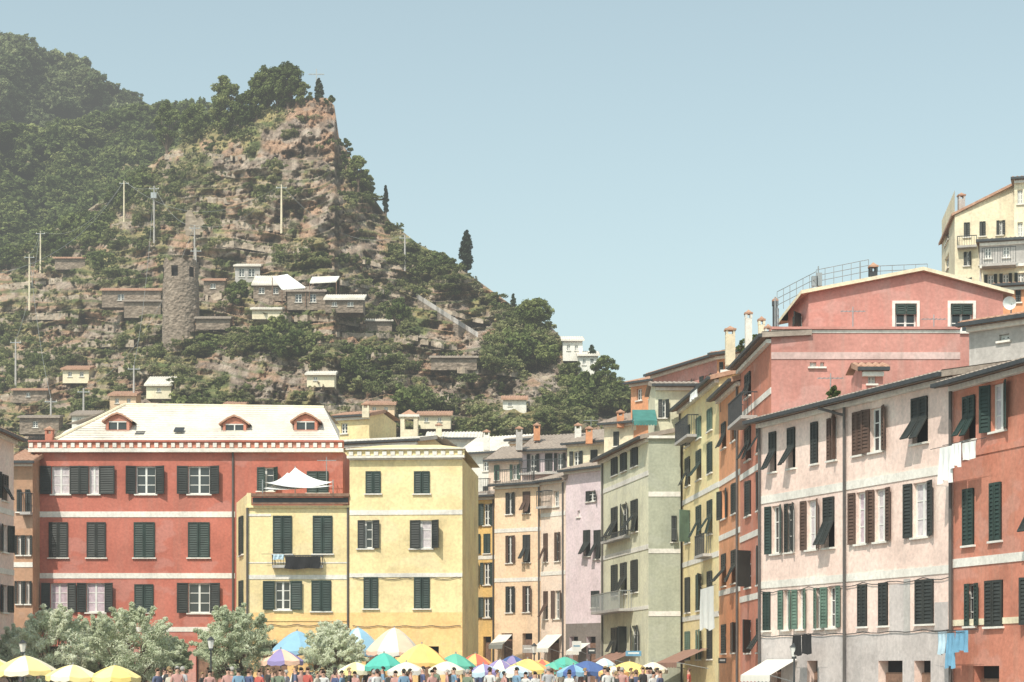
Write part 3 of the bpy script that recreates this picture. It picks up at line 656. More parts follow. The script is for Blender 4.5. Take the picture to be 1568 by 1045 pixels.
def front(PX,PY,D,tt,sy):
    n1=fbm(PX/60,PY/45,6,1);n2=fbm(PX/22,PY/30,5,9);n3=fbm(PX/9,PY/14,4,20)
    rock=gm(ROCKS,PX,PY);gre=gm(GREENS,PX,PY)
    fade=sm(tt,0,.08)*(1-sm(tt,.97,1.)*.6)
    rid=1-np.abs(2*n2-1)
    D=D+fade*((n1-.5)*20+(rid-.6)*(3+6*rock)+(n3-.5)*2.4)
    tm=(1-rock*.7)*sm(PY,200,280)*(1-sm(PX,700,900))
    q=(PY+fbm(PX/140,PY/200,3,40)*70+PX*.04)/15.
    fr=q-np.floor(q)
    D=D+tm*fade*(fr-.5)*2.6
    w=np.clip(rock*.9-gre*.36+(n2-.48)*2.4+(n1-.5)*1.6+.25,0,1)
    w=sm(w,.22,.66)
    dry=sm(fbm(PX/35,PY/10,4,60),.40,.56)*(1-gre*.5)
    gcol=lerpc(C_(.12,.15,.055),C_(.23,.25,.105),sm(n3,.35,.7))
    gcol=lerpc(gcol,C_(.47,.375,.19),dry*.75)
    rcol=lerpc(C_(.28,.215,.175),C_(.54,.445,.37),sm(n3,.35,.7))
    rcol=lerpc(rcol,C_(.50,.30,.19),sm(fbm(PX/28,PY/16,4,80),.42,.62)*.75)
    c=lerpc(gcol,rcol,w)
    wall=tm*sm(fr,.50,.62)*(1-sm(fr,.90,.97))*sm(fbm(PX/40,PY/40,3,90),.34,.48)
    c=lerpc(c,C_(.44,.35,.27),wall*.8)
    c=lerpc(c,C_(.13,.16,.065),tm*sm(fr,.03,.10)*(1-sm(fr,.28,.38))*.75)
    front.mask=w;front.wall=wall;return D,PY,c
SIL=[(-220,480),(0,405),(60,366),(130,325),(200,275),(250,238),(300,205),(330,188),(385,178),(425,160),(455,150),(500,150),(512,162),(519,210),(541,248),(570,300),(598,340),(638,372),(700,407),(740,436),(790,472),(845,502),(880,538),(920,568),(965,602),(1010,640),(1200,760)]
T1=Terr('rocky_hill',SIL,-220,1200,1150,560,[(-220,152),(700,152),(1200,150)],[(-220,300),(250,290),(480,262),(700,235),(960,205),(1200,190)],880,front)
mask1=front.mask;wall1=front.wall
def forest(PX,PY,D,tt,sy):
    n1=fbm(PX/50,PY/50,5,3);n3=fbm(PX/12,PY/12,4,33)
    D=D+sm(tt,0,.1)*((n1-.5)*50)
    c=lerpc(C_(.10,.13,.05),C_(.18,.20,.09),sm(n3,.35,.7));c=lerpc(c,C_(.42,.33,.2),sm(fbm(PX/40,PY/9,4,71),.54,.66)*.8)
    return D,PY,c
T2=Terr('wooded_hill',[(-250,215),(0,200),(60,205),(120,195),(180,178),(240,168),(310,178),(350,190),(430,240),(600,480)],-250,600,420,200,[(-250,305),(600,275)],[(-250,400),(350,370),(600,350)],520,forest)
def farm(PX,PY,D,tt,sy):
    n1=fbm(PX/50,PY/40,5,13);D=D+sm(tt,0,.1)*(n1-.5)*60
    n3=fbm(PX/12,PY/10,4,23)
    return D,PY,lerpc(C_(.10,.13,.06),C_(.17,.19,.10),sm(n3,.35,.7))
T3=Terr('wooded_mountain',[(-300,30),(-100,32),(0,52),(40,62),(80,88),(130,108),(180,136),(240,166),(300,188),(400,236),(650,620)],-300,650,380,160,[(-300,400),(650,400)],[(-300,470),(650,450)],700,farm)
mb=MB()
for i in range(24):
    for j in range(14):
        def q(a,b):
            x=13+a*3.2;y=96+b*7;return (x,y,min(24,max(-.5,(y-96)*.42))*min(1,max(0,(x-13)/9))+2*math.sin(a*1.3)*math.cos(b*.9)*min(1,b/2)-.3)
        mb.poly([q(i,j),q(i+1,j),q(i+1,j+1),q(i,j+1)],STONE)
mb.obj('rocky_hill_rise')
# ---- dry-stone terrace walls following the contours
mb=MB();wr=random.Random(3);WTOP=[]
WL=[(-20,492,120,480,9),(50,508,165,500,8),(-20,612,75,604,10),(252,238,380,240,7),(245,262,372,268,7),(285,300,400,312,8),(340,342,445,350,8),(330,374,475,384,8),(130,352,236,342,9),(95,532,205,524,9),(310,455,385,452,8),(430,484,560,494,8),(560,542,730,558,9),(600,520,700,530,7),(700,564,850,580,8),(770,548,862,562,6),(630,604,760,616,9),(800,594,920,608,8),(345,502,470,514,8),(465,562,600,578,9),(20,542,105,550,9),(-20,440,95,430,8),(140,562,230,568,9),(520,430,620,452,7),(555,402,640,412,6),(450,622,600,630,9),(480,508,640,518,7),(60,460,150,455,7),(-20,560,60,565,8),(300,545,420,552,7),(640,470,740,490,6),(220,640,420,636,9),(270,352,330,348,7),(400,300,470,305,6),(-10,585,110,580,8),(600,580,700,590,7)]
for x0,y0,x1,y1,hh in WL:
    n=max(6,int((x1-x0)/4));pv=None;ph=wr.random()*6
    for i in range(n+1):
        t=i/n;x=x0+(x1-x0)*t;y=y0+(y1-y0)*t+2*math.sin(t*7+ph);d=T1.at(x,y).y
        d=d*.6+(pv[3] if pv else d)*.4-.5
        top=Vector(rp(x,y-hh*.5+wr.uniform(-1.3,1.3),d));bot=Vector(rp(x,y+hh*.7,d-.3))
        if pv and wr.random()>.07:
            mb.poly([pv[1],bot,top,pv[0]],TSTONE);mb.poly([pv[0],top,top+Vector((0,1.2,-.05)),pv[0]+Vector((0,1.2,-.05))],TSTONE)
        WTOP.append(top+Vector((0,.7,-.1)))
        pv=(top,bot,0,d+.5)
mb.obj('terrace_walls')
# ================================================================= foliage
def leafmat(name,dark,mid,light,trans=.2):
    m,t,b=nt(name)
    at=N(t,'ShaderNodeVertexColor');at.layer_name='Col';oi=N(t,'ShaderNodeObjectInfo')
    sep=N(t,'ShaderNodeSeparateColor');lk(t,at.outputs['Color'],sep.inputs[0])
    a=N(t,'ShaderNodeMath',operation='MULTIPLY_ADD');lk(t,oi.outputs['Random'],a.inputs[0]);a.inputs[1].default_value=.7;a.inputs[2].default_value=-.35
    c=N(t,'ShaderNodeMath',operation='ADD');lk(t,a.outputs[0],c.inputs[0]);lk(t,sep.outputs[0],c.inputs[1])
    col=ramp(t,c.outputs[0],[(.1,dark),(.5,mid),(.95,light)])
    lk(t,col,b.inputs['Base Color']);b.inputs['Roughness'].default_value=.75;b.inputs['Specular IOR Level'].default_value=.15
    tr=N(t,'ShaderNodeBsdfTranslucent');lk(t,col,tr.inputs['Color']);mx=N(t,'ShaderNodeMixShader');mx.inputs[0].default_value=trans
    lk(t,b.outputs[0],mx.inputs[1]);lk(t,tr.outputs[0],mx.inputs[2]);lk(t,mx.outputs[0],t.nodes['Material Output'].inputs[0])
    return m
LF=leafmat('forest_leaves',(.08,.11,.035),(.15,.19,.062),(.27,.295,.11),.3)
LS=leafmat('scrub_leaves',(.10,.125,.044),(.20,.225,.088),(.34,.34,.16),.3)
LO=leafmat('olive_scrub_leaves',(.18,.18,.105),(.30,.29,.17),(.46,.41,.25),.3)
LFAR=leafmat('mountain_forest_leaves',(.08,.11,.045),(.16,.195,.085),(.28,.31,.15),.3)
LCY=leafmat('cypress_leaves',(.02,.036,.022),(.04,.06,.035),(.06,.085,.045),.1)
LT=leafmat('tamarisk_leaves',(.50,.55,.38),(.68,.72,.54),(.80,.82,.68),.45)
BARK=plain('bark',(.14,.10,.075),.9,.3,6)
def leaves(g,cl,npc,size,asp=.6,out=.6,droop=0,rnd=.62,up=.25):
    cl=np.array(cl,float);n=len(cl)*npc;ci=np.repeat(np.arange(len(cl)),npc)
    d=g.normal(size=(n,3));d/=np.linalg.norm(d,axis=1)[:,None]
    r=cl[ci,3]*g.random(n)**.45;off=d*r[:,None];off[:,2]*=.8;c=cl[ci,:3]+off
    nn=d*out+g.normal(size=(n,3))*rnd;nn[:,2]+=up;nn/=np.linalg.norm(nn,axis=1)[:,None]
    a=g.normal(size=(n,3));a[:,2]-=droop;e1=a-nn*np.sum(a*nn,1)[:,None];e1/=np.linalg.norm(e1,axis=1)[:,None];e2=np.cross(nn,e1)
    sz=size*g.uniform(.6,1.35,n)[:,None]
    V=np.stack([c-e1*sz,c-e2*sz*asp,c+e1*sz,c+e2*sz*asp],1).reshape(-1,3)
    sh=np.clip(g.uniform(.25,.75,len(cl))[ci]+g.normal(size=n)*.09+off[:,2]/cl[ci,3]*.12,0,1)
    return V,np.arange(n*4).reshape(-1,4),np.repeat(np.stack([sh]*3,-1),4,0)
def proto(name,seed,rx,rz,ncl,npc,size,mat,flat=0):
    g=np.random.default_rng(seed);cl=[]
    while len(cl)<ncl:
        p=g.uniform(-1,1,3);p[2]=g.uniform(0,1)
        q=p[0]**2+p[1]**2+((p[2]-.45)/.6)**2
        if q>1 or (q<.25 and g.random()<.7): continue
        cl.append((p[0]*rx,p[1]*rx,p[2]*rz,g.uniform(.14,.30)*rx))
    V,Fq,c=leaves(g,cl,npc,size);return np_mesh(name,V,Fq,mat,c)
def protos(nm,k,*a,**kw): return [proto(nm+str(i),100*k+i,*a,**kw) for i in range(4)]
P_far=protos('far_tree',1,1,1.1,22,40,.14,LFAR)
P_for=protos('forest_tree',2,1,1.15,28,56,.105,LF)
P_scr=protos('scrub',3,1,.85,17,46,.11,LS)
P_oli=protos('olive',4,1,.85,15,42,.10,LO)
HH=[('stone_hut',360,398,408,428,GREY,TPALE,14,[(366,374,411,424),(380,390,411,424)],3),
('stone_hut',388,438,436,454,STONE,TPALE,26,[(396,405,440,450),(418,426,440,450)],3),
('stone_hut',440,498,446,468,STONE,TGREY,20,[(452,462,450,463),(474,484,450,463)],3),
('stone_hut',498,556,459,472,STONE,TPALE,18,[(508,516,462,469),(532,541,462,469)],3),
('stone_shed',156,246,445,464,STONE,TERRA,14,[(180,190,450,460)],2),
('stone_shed',190,246,462,480,STONE,TGREY,10,[],2),
('stone_shed',224,262,590,604,CREAM,TPALE,22,[(240,246,594,600)],3),
('white_hillside_house',862,892,522,546,WHT,TPALE,14,[(868,873,528,537),(880,885,528,537)],4),
('white_hillside_house',886,916,545,568,WHT,TPALE,14,[(892,897,550,559),(904,909,550,559)],4),
('stone_shed',660,730,548,560,STONE,TGREY,10,[],2),
('stone_shed',30,90,640,658,STONE,TGREY,10,[(50,58,645,655)],2),
('orange_shed',345,375,620,634,ORG,TERRA,12,[(355,362,623,630)],2),
('garden_shed',386,430,474,482,CREAM,TPALE,12,[],2),
('stone_shed',20,72,598,610,STONE,TERRA,10,[(40,46,601,608)],2),
('stone_shed',560,600,492,502,STONE,TPALE,12,[],2),
('stone_hut',312,344,430,446,STONE,TERRA,14,[(322,330,434,442)],2),
('stone_hut',96,136,566,580,CREAM,TERRA,14,[(104,110,569,577),(122,128,569,577)],3),
('stone_hut',168,208,606,622,PEACH,TERRA,14,[(176,182,610,618),(194,200,610,618)],3),
('stone_hut',110,150,636,654,WHT,TGREY,14,[(118,124,640,648)],3),
('stone_hut',470,512,574,586,CREAM,TPALE,14,[(480,486,577,583)],2),
('stone_hut',560,604,620,634,PEACH,TERRA,12,[(570,576,623,630),(588,594,623,630)],3),
('stone_hut',640,690,636,650,CREAM,TERRA,12,[(650,656,639,646),(670,676,639,646)],3),
('stone_hut',770,806,612,626,WHT,TERRA,12,[(778,784,615,622)],3),
('stone_shed',84,130,396,406,STONE,TERRA,12,[],2),
('stone_shed',300,352,488,498,STONE,TGREY,12,[],2)]
EXC=[(r[1]-3,r[2]+3,r[3]-5,r[4]+6) for r in HH]+[(248,308,400,515),(412,524,412,446),(636,736,450,522)]
def place(e,name,me,p,s,g,zt=1.):
    o=bpy.data.objects.new(name+'_clump',me);o.parent=e
    o.location=(p[0],p[1],p[2]-s*.25);o.scale=(s*g.uniform(.8,1.3),s*g.uniform(.8,1.3),s*g.uniform(.6,1.15)*zt);o.rotation_euler=(0,0,g.random()*6.28)
    scene.collection.objects.link(o)
def scatter(name,T,n,prot,dens,smin,smax,gap=None,seed=0,ztall=1.):
    e=empty(name);g=np.random.default_rng(seed);nt_,ns=T.PX.shape;c=0;tr=0
    while c<n and tr<n*30:
        tr+=1;j=int(g.integers(2,nt_-1));i=int(g.integers(1,ns-1));p=T.pos[j,i];x=T.PX[j,i];y=T.PY[j,i]
        if x<-60 or x>1020 or y>730: continue
        if g.random()>dens(x,y,j,i): continue
        s=smin+(smax-smin)*g.random()**2.4
        if T is T1 and any(a-s*8<x<b+s*8 and c0<y<d0+s*12 for a,b,c0,d0 in EXC): continue
        place(e,name,prot[int(g.integers(len(prot)))],p,s,g,ztall);c+=1
    return e
scatter('mountain_forest',T3,1300,P_far,lambda x,y,j,i:1.*(x<450 and y<330),1.8,4.2,seed=1)
scatter('hillside_forest',T2,1200,P_for,lambda x,y,j,i:(x<460)*1.*(y<430),1.8,4.0,seed=2)
def dn(x,y,j,i):
    m=mask1[j,i];g_=max([v*math.exp(-((x-cx)/rx)**2-((y-cy)/ry)**2) for cx,cy,rx,ry,v in GREENS])
    return ((1-m)**1.3*(.16+.8*g_)+.015)*(1-.85*min(1,wall1[j,i]))
scatter('hillside_scrub',T1,3100,P_scr,dn,.32,1.6,seed=3)
e=scatter('olive_scrub',T1,1600,P_oli,lambda x,y,j,i:((1-mask1[j,i])*.6+.12)*(1-.7*min(1,wall1[j,i])),.25,1.0,seed=4)
g_=np.random.default_rng(77)
for p in WTOP:
    if g_.random()<.5: place(e,'olive_scrub',(P_oli+P_scr)[int(g_.integers(8))],p,g_.uniform(.3,.7),g_)
scatter('hillside_trees',T1,260,P_for,lambda x,y,j,i:max(0,dn(x,y,j,i)-.40)*1.6+(.5 if x<170 and y<410 else 0),1.2,2.8,seed=5)
def tree(name,base,H,Wd,mat,seed,kind='round',size=.16,ncl=40,npc=130,lean=0,trunk=.3,cr=(.07,.15)):
    g=np.random.default_rng(seed);base=Vector(base);mb=MB()
    cl=[]
    if kind=='cypress':
        for k in range(ncl):
            t=(k+.5)/ncl;r=Wd/2*math.sin(math.pi*min(1,t*.82+.14))**.8*(1-t*.35)
            a=g.random()*6.28;cl.append((math.cos(a)*r*.35,math.sin(a)*r*.35,H*(.08+.9*t),max(.12,r*.75)))
        mb.tube(base-Vector((0,0,.5)),base+Vector((0,0,H*.9)),.16,.03,BARK,8)
    else:
        th=H*trunk;tp=base+Vector((lean,0,th));mb.tube(base-Vector((0,0,.6)),tp,H*.035+.05,H*.024+.03,BARK,8,False)
        while len(cl)<ncl:
            p=g.uniform(-1,1,3);q=p[0]**2+p[1]**2+p[2]**2
            if q>1 or (q<.22): continue
            wid=1-.25*max(0,p[2]) if kind!='pine' else 1
            cl.append((p[0]*Wd/2*.88*wid+lean,p[1]*Wd/2*.8*wid,th+(H-th)*(.5+.46*p[2]) ,Wd*g.uniform(*cr)))
        if kind=='plume':
            for k in range(ncl//2):
                a=g.random()*6.28;el=g.uniform(-.1,1.4);L=g.uniform(.88,1.14)
                for q in(.8,.9,1.0): cl.append((math.cos(a)*math.cos(el)*Wd/2*L*q,math.sin(a)*math.cos(el)*Wd/2*L*q,th+(H-th)*(.45+.55*math.sin(el)*L*q),Wd*.035))
        for k in range(0,ncl,3):
            c=base+Vector(cl[k][:3]);m=tp.lerp(c,.5)+Vector(g.normal(size=3)*.1*Wd*.2);mb.tube(tp-Vector((0,0,th*.25*g.random())),m,H*.011+.01,H*.006+.008,BARK,5,False);mb.tube(m,c,H*.006+.008,.008,BARK,5,False)
    if mat is LT: V,Fq,c=leaves(g,cl,npc,size,.25,.9,.9,.45,.45)
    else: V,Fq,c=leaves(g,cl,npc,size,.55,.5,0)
    V=V+np.array(base)
    me=np_mesh(name+'_leaves',V,Fq,mat,c);e=empty(name)
    o=bpy.data.objects.new('crown',me);o.parent=e;scene.collection.objects.link(o);mb.obj('trunk',e)
def ht(px,py,top,wpx,name,mat,kind,seed,**kw):
    p=T1.at(px,py);s=p.y/F;tree(name,p,(py-top)*s,wpx*s,mat,seed,kind,**kw)
ht(345,212,112,54,'holm_oak_tree',LF,'round',1,size=.2,ncl=90,npc=110,trunk=.08)
ht(376,200,140,44,'holm_oak_tree',LF,'round',2,size=.2,ncl=60,npc=110,trunk=.08)
ht(410,172,97,50,'holm_oak_tree',LF,'round',3,size=.2,ncl=80,npc=110,trunk=.1)
ht(440,168,95,58,'holm_oak_tree',LF,'round',4,size=.2,ncl=90,npc=110,trunk=.1)
ht(392,185,120,48,'holm_oak_tree',LF,'round',14,size=.2,ncl=60,npc=100,trunk=.08)
ht(425,172,110,44,'holm_oak_tree',LF,'round',17,size=.2,ncl=60,npc=100,trunk=.08)
ht(464,164,126,30,'shrub',LF,'round',15,size=.16,ncl=30,npc=90,trunk=.1)
ht(487,158,120,17,'cypress_tree',LCY,'cypress',5,size=.16,ncl=22,npc=110)
ht(503,166,142,18,'shrub',LF,'round',6,size=.16,ncl=16,npc=90,trunk=.1)
ht(714,412,347,26,'cypress_tree',LCY,'cypress',7,size=.18,ncl=28,npc=150)
ht(590,330,284,12,'cypress_tree',LCY,'cypress',8,size=.15,ncl=18,npc=90)
ht(816,508,455,62,'holm_oak_tree',LF,'round',9,size=.18,ncl=60,npc=110,trunk=.15)
ht(785,480,450,12,'cypress_tree',LCY,'cypress',10,size=.14,ncl=14,npc=80)
ht(548,292,236,34,'holm_oak_tree',LF,'round',11,size=.18,ncl=40,npc=110,trunk=.1)
ht(530,258,210,22,'holm_oak_tree',LF,'round',12,size=.16,ncl=26,npc=110,trunk=.1)
ht(563,306,258,26,'holm_oak_tree',LF,'round',16,size=.16,ncl=30,npc=110,trunk=.1)
ht(300,218,160,54,'holm_oak_tree',LF,'round',13,size=.2,ncl=60,npc=110,trunk=.1)
ht(255,240,150,50,'holm_oak_tree',LF,'round',18,size=.2,ncl=50,npc=110,trunk=.1)
ht(820,560,505,50,'holm_oak_tree',LF,'round',21,size=.16,ncl=40,npc=110,trunk=.1)
ht(925,600,542,46,'holm_oak_tree',LF,'round',22,size=.16,ncl=40,npc=110,trunk=.1)
ht(365,482,425,42,'holm_oak_tree',LF,'round',23,size=.16,ncl=40,npc=110,trunk=.1)
ht(905,575,528,22,'cypress_tree',LCY,'cypress',24,size=.14,ncl=18,npc=90)
ht(610,505,455,40,'holm_oak_tree',LF,'round',25,size=.16,ncl=36,npc=100,trunk=.1)
for px,py,top,w,d,sd in((1276,622,592,26,68.6,61),(1156,545,512,30,93.5,62),(1138,545,520,22,94,63),(1105,612,596,14,89.5,65)):
    tree('potted_plant',rp(px,py,d),(py-top)*d/F,w*d/F,LF,sd,'round',size=.07,ncl=22,npc=60,trunk=.12)
# ---- hill structures
mb=MB();p=T1.at(484,150)
mb.box(ID,(p.x-.07,p.y-.07,p.z),(p.x+.07,p.y+.07,p.z+4.0),METAL);mb.box(ID,(p.x-1.1,p.y-.06,p.z+3.2),(p.x+1.1,p.y+.06,p.z+3.33),METAL);mb.obj('hilltop_cross')
def dmin(x0,x1,y0,y1): return min(T1.at(x0+(x1-x0)*i/6,y0+(y1-y0)*j/3).y for i in range(7) for j in range(4))
dd=dmin(250,304,440,512)+1.5;p=Vector(rp(277,512,dd));s=dd/F;rad=27*s;Ht=(512-403)*s;mb=MB();n=48;m=26;tr_=random.Random(4)
jit={(i,j):tr_.uniform(-.06,.06) for i in range(n) for j in range(m+1)}
def tq(i,j):
    i=i%n;a=2*math.pi*i/n;z=Ht*j/m;r=rad*(1.05-.07*j/m)+jit[(i,j)]
    if j==m: z+=.3*math.sin(i*.9)+jit[(i,j)]*2
    return (p.x+r*math.cos(a),p.y+r*math.sin(a),p.z+(z if j else -2.5))
for i in range(n):
    for j in range(m):
        if j in(20,21,22,23) and i%8 in(1,2,3): continue
        mb.poly([tq(i,j),tq(i+1,j),tq(i+1,j+1),tq(i,j+1)],STONE)
def ti(i,z): 
    a=2*math.pi*i/n;return (p.x+rad*.72*math.cos(a),p.y+rad*.72*math.sin(a),z)
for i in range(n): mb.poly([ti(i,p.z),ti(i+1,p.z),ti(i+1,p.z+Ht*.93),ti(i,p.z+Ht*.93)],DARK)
mb.obj('ruined_stone_tower')
for name,x0,x1,ytop,ybot,wall,roofm,pitch,wins,depth in HH:
    d=dmin(x0,x1,ytop,ybot)-.3;h=House(name);f=Fac(h,x0,d,x1,d,ytop,wall,z0=WZ(ybot+7,d))
    for a,b,c,e in wins: f.wpx('N',a,b,c,e)
    f.build();f.closew(depth);f.roof(depth,pitch,roofm,.35,False,.2,False,True);h.done()
# ruined wall with a broken top
mb=MB();d=dmin(284,318,322,352)-.3;pv=None
for i in range(13):
    x=284+34*i/12;yt=322+[6,2,0,1,5,9,14,12,9,13,19,23,27][i];a=Vector(rp(x,yt,d));b=Vector(rp(x,360,d))
    if pv: mb.poly([pv[1],b,a,pv[0]],TSTONE);mb.poly([pv[0],a,a+Vector((0,.8,0)),pv[0]+Vector((0,.8,0))],TSTONE);mb.poly([pv[1]+Vector((0,.8,0)),b+Vector((0,.8,0)),a+Vector((0,.8,0)),pv[0]+Vector((0,.8,0))],TSTONE)
    pv=(a,b)
mb.obj('ruined_wall')
def slab(name,pts,mat,th=.12):
    mb=MB();q=[Vector(a) for a in pts];mb.poly(q,mat);mb.poly([a-Vector((0,0,th)) for a in q],mat)
    for i in range(4): a,b=q[i],q[(i+1)%4];mb.poly([a,b,b-Vector((0,0,th)),a-Vector((0,0,th))],mat)
    for i in range(4): mb.tube(q[i]-Vector((0,0,2.2)),q[i]-Vector((0,0,.05)),.05,.05,WOOD,5)
    mb.obj(name)
d=dmin(415,470,420,446)-1.2
slab('tarpaulin_roof',[rp(417,424,d+1),rp(440,420,d+1),rp(468,440,d-1.2),rp(432,443,d-1.2)],CLW)
d=dmin(474,522,420,436)-1
slab('tarpaulin_roof',[rp(478,424,d+1),rp(520,423,d+1),rp(515,431,d-1),rp(474,433,d-1)],WHT)
mb=MB();prev=None;dl=None
for i in range(26):
    t=i/25;x=638+t*94;y=456+t*60;q=T1.at(x,y);dd=q.y-2. if dl is None else min(q.y-1.5,dl*.5+(q.y-2.)*.5);dl=dd;q=Vector((WX(x,dd),dd,WZ(y,dd)))
    if prev:
        mb.poly([prev,q,q-Vector((0,0,2)),prev-Vector((0,0,2))],STONE)
        mb.poly([prev+Vector((0,0,.1)),q+Vector((0,0,.1)),q+Vector((0,1.8,.1)),prev+Vector((0,1.8,.1))],GREY)
        mb.poly([prev+Vector((0,-.03,.5)),q+Vector((0,-.03,.5)),q+Vector((0,-.03,-.1)),prev+Vector((0,-.03,-.1))],GREY)
    prev=q
mb.obj('stone_staircase')
tops={}
for k,(x,a,b) in enumerate([(190,277,338),(236,285,365),(298,345,405),(431,283,350),(62,354,415),(45,390,468),(620,360,415),(300,380,440),(78,610,660),(128,595,650),(24,520,590),(205,560,620)]):
    q=T1.at(x,b);dd=q.y-1;mb=MB()
    base=Vector(rp(x,b+8,dd));top=Vector(rp(x,a,dd));mb.tube(base,top,.15,.09,CREAM if k in(0,3,4,5) else GREY,8)
    mb.box(lambda u,v,z:(top.x+u,top.y+v,top.z+z),(-.7,-.05,-.45),(.7,.05,-.36),METAL)
    for u in(-.6,0,.6): mb.tube((top.x+u,top.y,top.z-.36),(top.x+u,top.y,top.z-.16),.045,.03,CREAM,6)
    if k==1: mb.box(lambda u,v,z:(top.x+u,top.y+v,top.z+z),(-.4,-.4,-1.8),(.4,.4,-1.0),METAL)
    mb.obj('utility_pole');tops[k]=top
CAB=plain('cable_sheath',(.28,.29,.28),.6,.1)
def wire(a,b,sag,r=.022):
    mb=MB();a=Vector(a);b=Vector(b);n=16;pts=[a.lerp(b,i/n)-Vector((0,0,sag*4*(i/n)*(1-i/n))) for i in range(n+1)]
    for p,q in zip(pts[:-1],pts[1:]): mb.tube(p,q,r,r,CAB,4,False)
    mb.obj('overhead_cable')
wire(tops[0],rp(-40,425,150),3);wire(tops[1],tops[2],1.5);wire(tops[3],tops[0],4);wire(tops[1],tops[0],.8);wire(tops[3],tops[6],3);wire(tops[5],tops[8],2);wire(tops[4],tops[10],2);wire(tops[5],tops[4],.6);wire(tops[2],tops[9],4);wire(tops[2],tops[3],2);wire(tops[1],tops[11],3);wire(tops[4],tops[0],3)
# ================================================================= ground, quay, sea
mb=MB();mb.poly([(-3000,50,0),(3000,50,0),(3000,4000,0),(-3000,4000,0)],PAVE)
mb.poly([(-3000,50,0),(3000,50,0),(3000,50,-3),(-3000,50,-3)],STONE);mb.obj('ground')
mb=MB();mb.box(ID,(-3000,49.6,.004),(3000,50.2,.14),GREY);mb.obj('quay_kerb')
SEA,t,b=nt('sea_water');b.inputs['Base Color'].default_value=(.02,.07,.08,1);b.inputs['Roughness'].default_value=.12;bump(t,b,noise(t,posmap(t,(1,1,1)),1.2,5),.4,.2)
mb=MB();mb.poly([(-3000,-3000,-.9),(3000,-3000,-.9),(3000,49.9,-.9),(-3000,49.9,-.9)],SEA);mb.obj('sea')
mb=MB();mb.box(ID,(-8,-4,-3),(8,3,-.05),STONE);mb.obj('breakwater')
# ================================================================= foreground trees
for i,(px,top,w,d) in enumerate([(82,936,128,82),(205,932,132,82),(358,930,118,84),(511,955,98,86),(26,962,74,85),(262,976,62,85),(148,946,80,85)]):
    H=WZ(top,d);tree('tamarisk_tree',(WX(px,d),d,0),H,w*d/F,LT,50+i,'plume',size=.085,ncl=130,npc=125,trunk=.2,cr=(.06,.13))
# ================================================================= parasols
def canvas(n,c): return plain('canvas_'+n,c,.8,.06,2)
PC=dict(blue=canvas('blue',(.26,.46,.62)),lblue=canvas('light_blue',(.50,.65,.75)),peach=canvas('peach',(.88,.58,.44)),org=canvas('orange',(.88,.48,.18)),yel=canvas('yellow',(.88,.68,.22)),cream=canvas('cream',(.86,.78,.60)),teal=canvas('teal',(.10,.46,.38)),green=canvas('green',(.13,.45,.34)),navy=canvas('navy',(.08,.14,.34)),red=canvas('red',(.65,.16,.11)),pur=canvas('purple',(.30,.25,.48)),wht=W1,gold=canvas('gold',(.88,.72,.32)))
def parasol(px,ytop,wpx,hpx,d,a,b):
    mb=MB();x=WX(px,d);zt=WZ(ytop,d);r=wpx/2*d/F;hh=hpx*d/F;n=16;m=6
    ph=R.random();tx=R.uniform(-.05,.05)
    def P(i,j):
        t=2*math.pi*(i+ph)/n;q=j/m;rr=r*q*(1-.05*(i%2)*q);return (x+rr*math.cos(t),d+rr*math.sin(t),zt-hh*(q**1.45)*.9-(.05*(i%2==1)*q)+tx*rr*math.cos(t))
    for i in range(n):
        mt=a if (i//2)%2==0 else b
        for j in range(m):
            if j==0: mb.poly([P(i,0),P(i,1),P(i+1,1)],mt)
            else: mb.poly([P(i,j),P(i,j+1),P(i+1,j+1),P(i+1,j)],mt)
        p,q=Vector(P(i,m)),Vector(P(i+1,m));mb.poly([p,q,q-Vector((0,0,.16)),(p+q)/2-Vector((0,0,.21)),p-Vector((0,0,.16))],mt)
        if i%2==0: mb.tube((x,d,zt-hh*.95),P(i,m-1),.012,.012,METAL,4,False)
    mb.tube((x,d,0),(x,d,zt+.08),.03,.03,METAL,8);mb.tube((x,d,0.004),(x,d,.1),.3,.28,GREY,12)
    mb.obj('parasol')
for a in [(38,1004,98,26,76,'gold','cream'),(-20,1004,84,22,77,'yel','cream'),(112,1018,84,20,75,'gold','cream'),(176,1019,80,20,75,'yel','gold'),(455,966,84,34,92,'blue','blue'),(430,994,70,20,84,'peach','pur'),(548,961,84,42,93,'blue','lblue'),(604,961,88,42,91,'peach','wht'),(646,986,86,32,85,'yel','org'),(588,1000,62,22,83,'teal','teal'),(698,1001,62,20,86,'green','green'),(728,1001,54,18,94,'red','org'),(766,1010,52,18,92,'pur','cream'),(808,1009,68,18,86,'yel','org'),(848,1014,48,13,92,'teal','green'),(899,1012,76,18,88,'navy','navy'),(964,1013,74,18,86,'yel','yel'),(655,980,46,16,98,'cream','peach'),(925,1008,38,12,98,'lblue','wht'),(502,982,70,24,95,'lblue','blue'),(740,1017,54,14,84,'pur','lblue'),(785,1004,46,13,98,'navy','pur'),(865,1006,50,13,99,'green','teal'),(684,1013,58,14,82,'cream','wht'),(878,1018,52,12,84,'blue','navy'),(830,1010,44,12,96,'org','red'),(1000,1014,46,12,95,'cream','wht'),(622,1014,58,14,80,'wht','cream'),(708,1012,48,14,97,'org','yel'),(940,1020,50,10,82,'org','cream'),(790,1019,50,12,82,'lblue','wht'),(545,1014,56,14,84,'cream','gold')]:
    parasol(*a[:5],PC[a[5]],PC[a[6]])
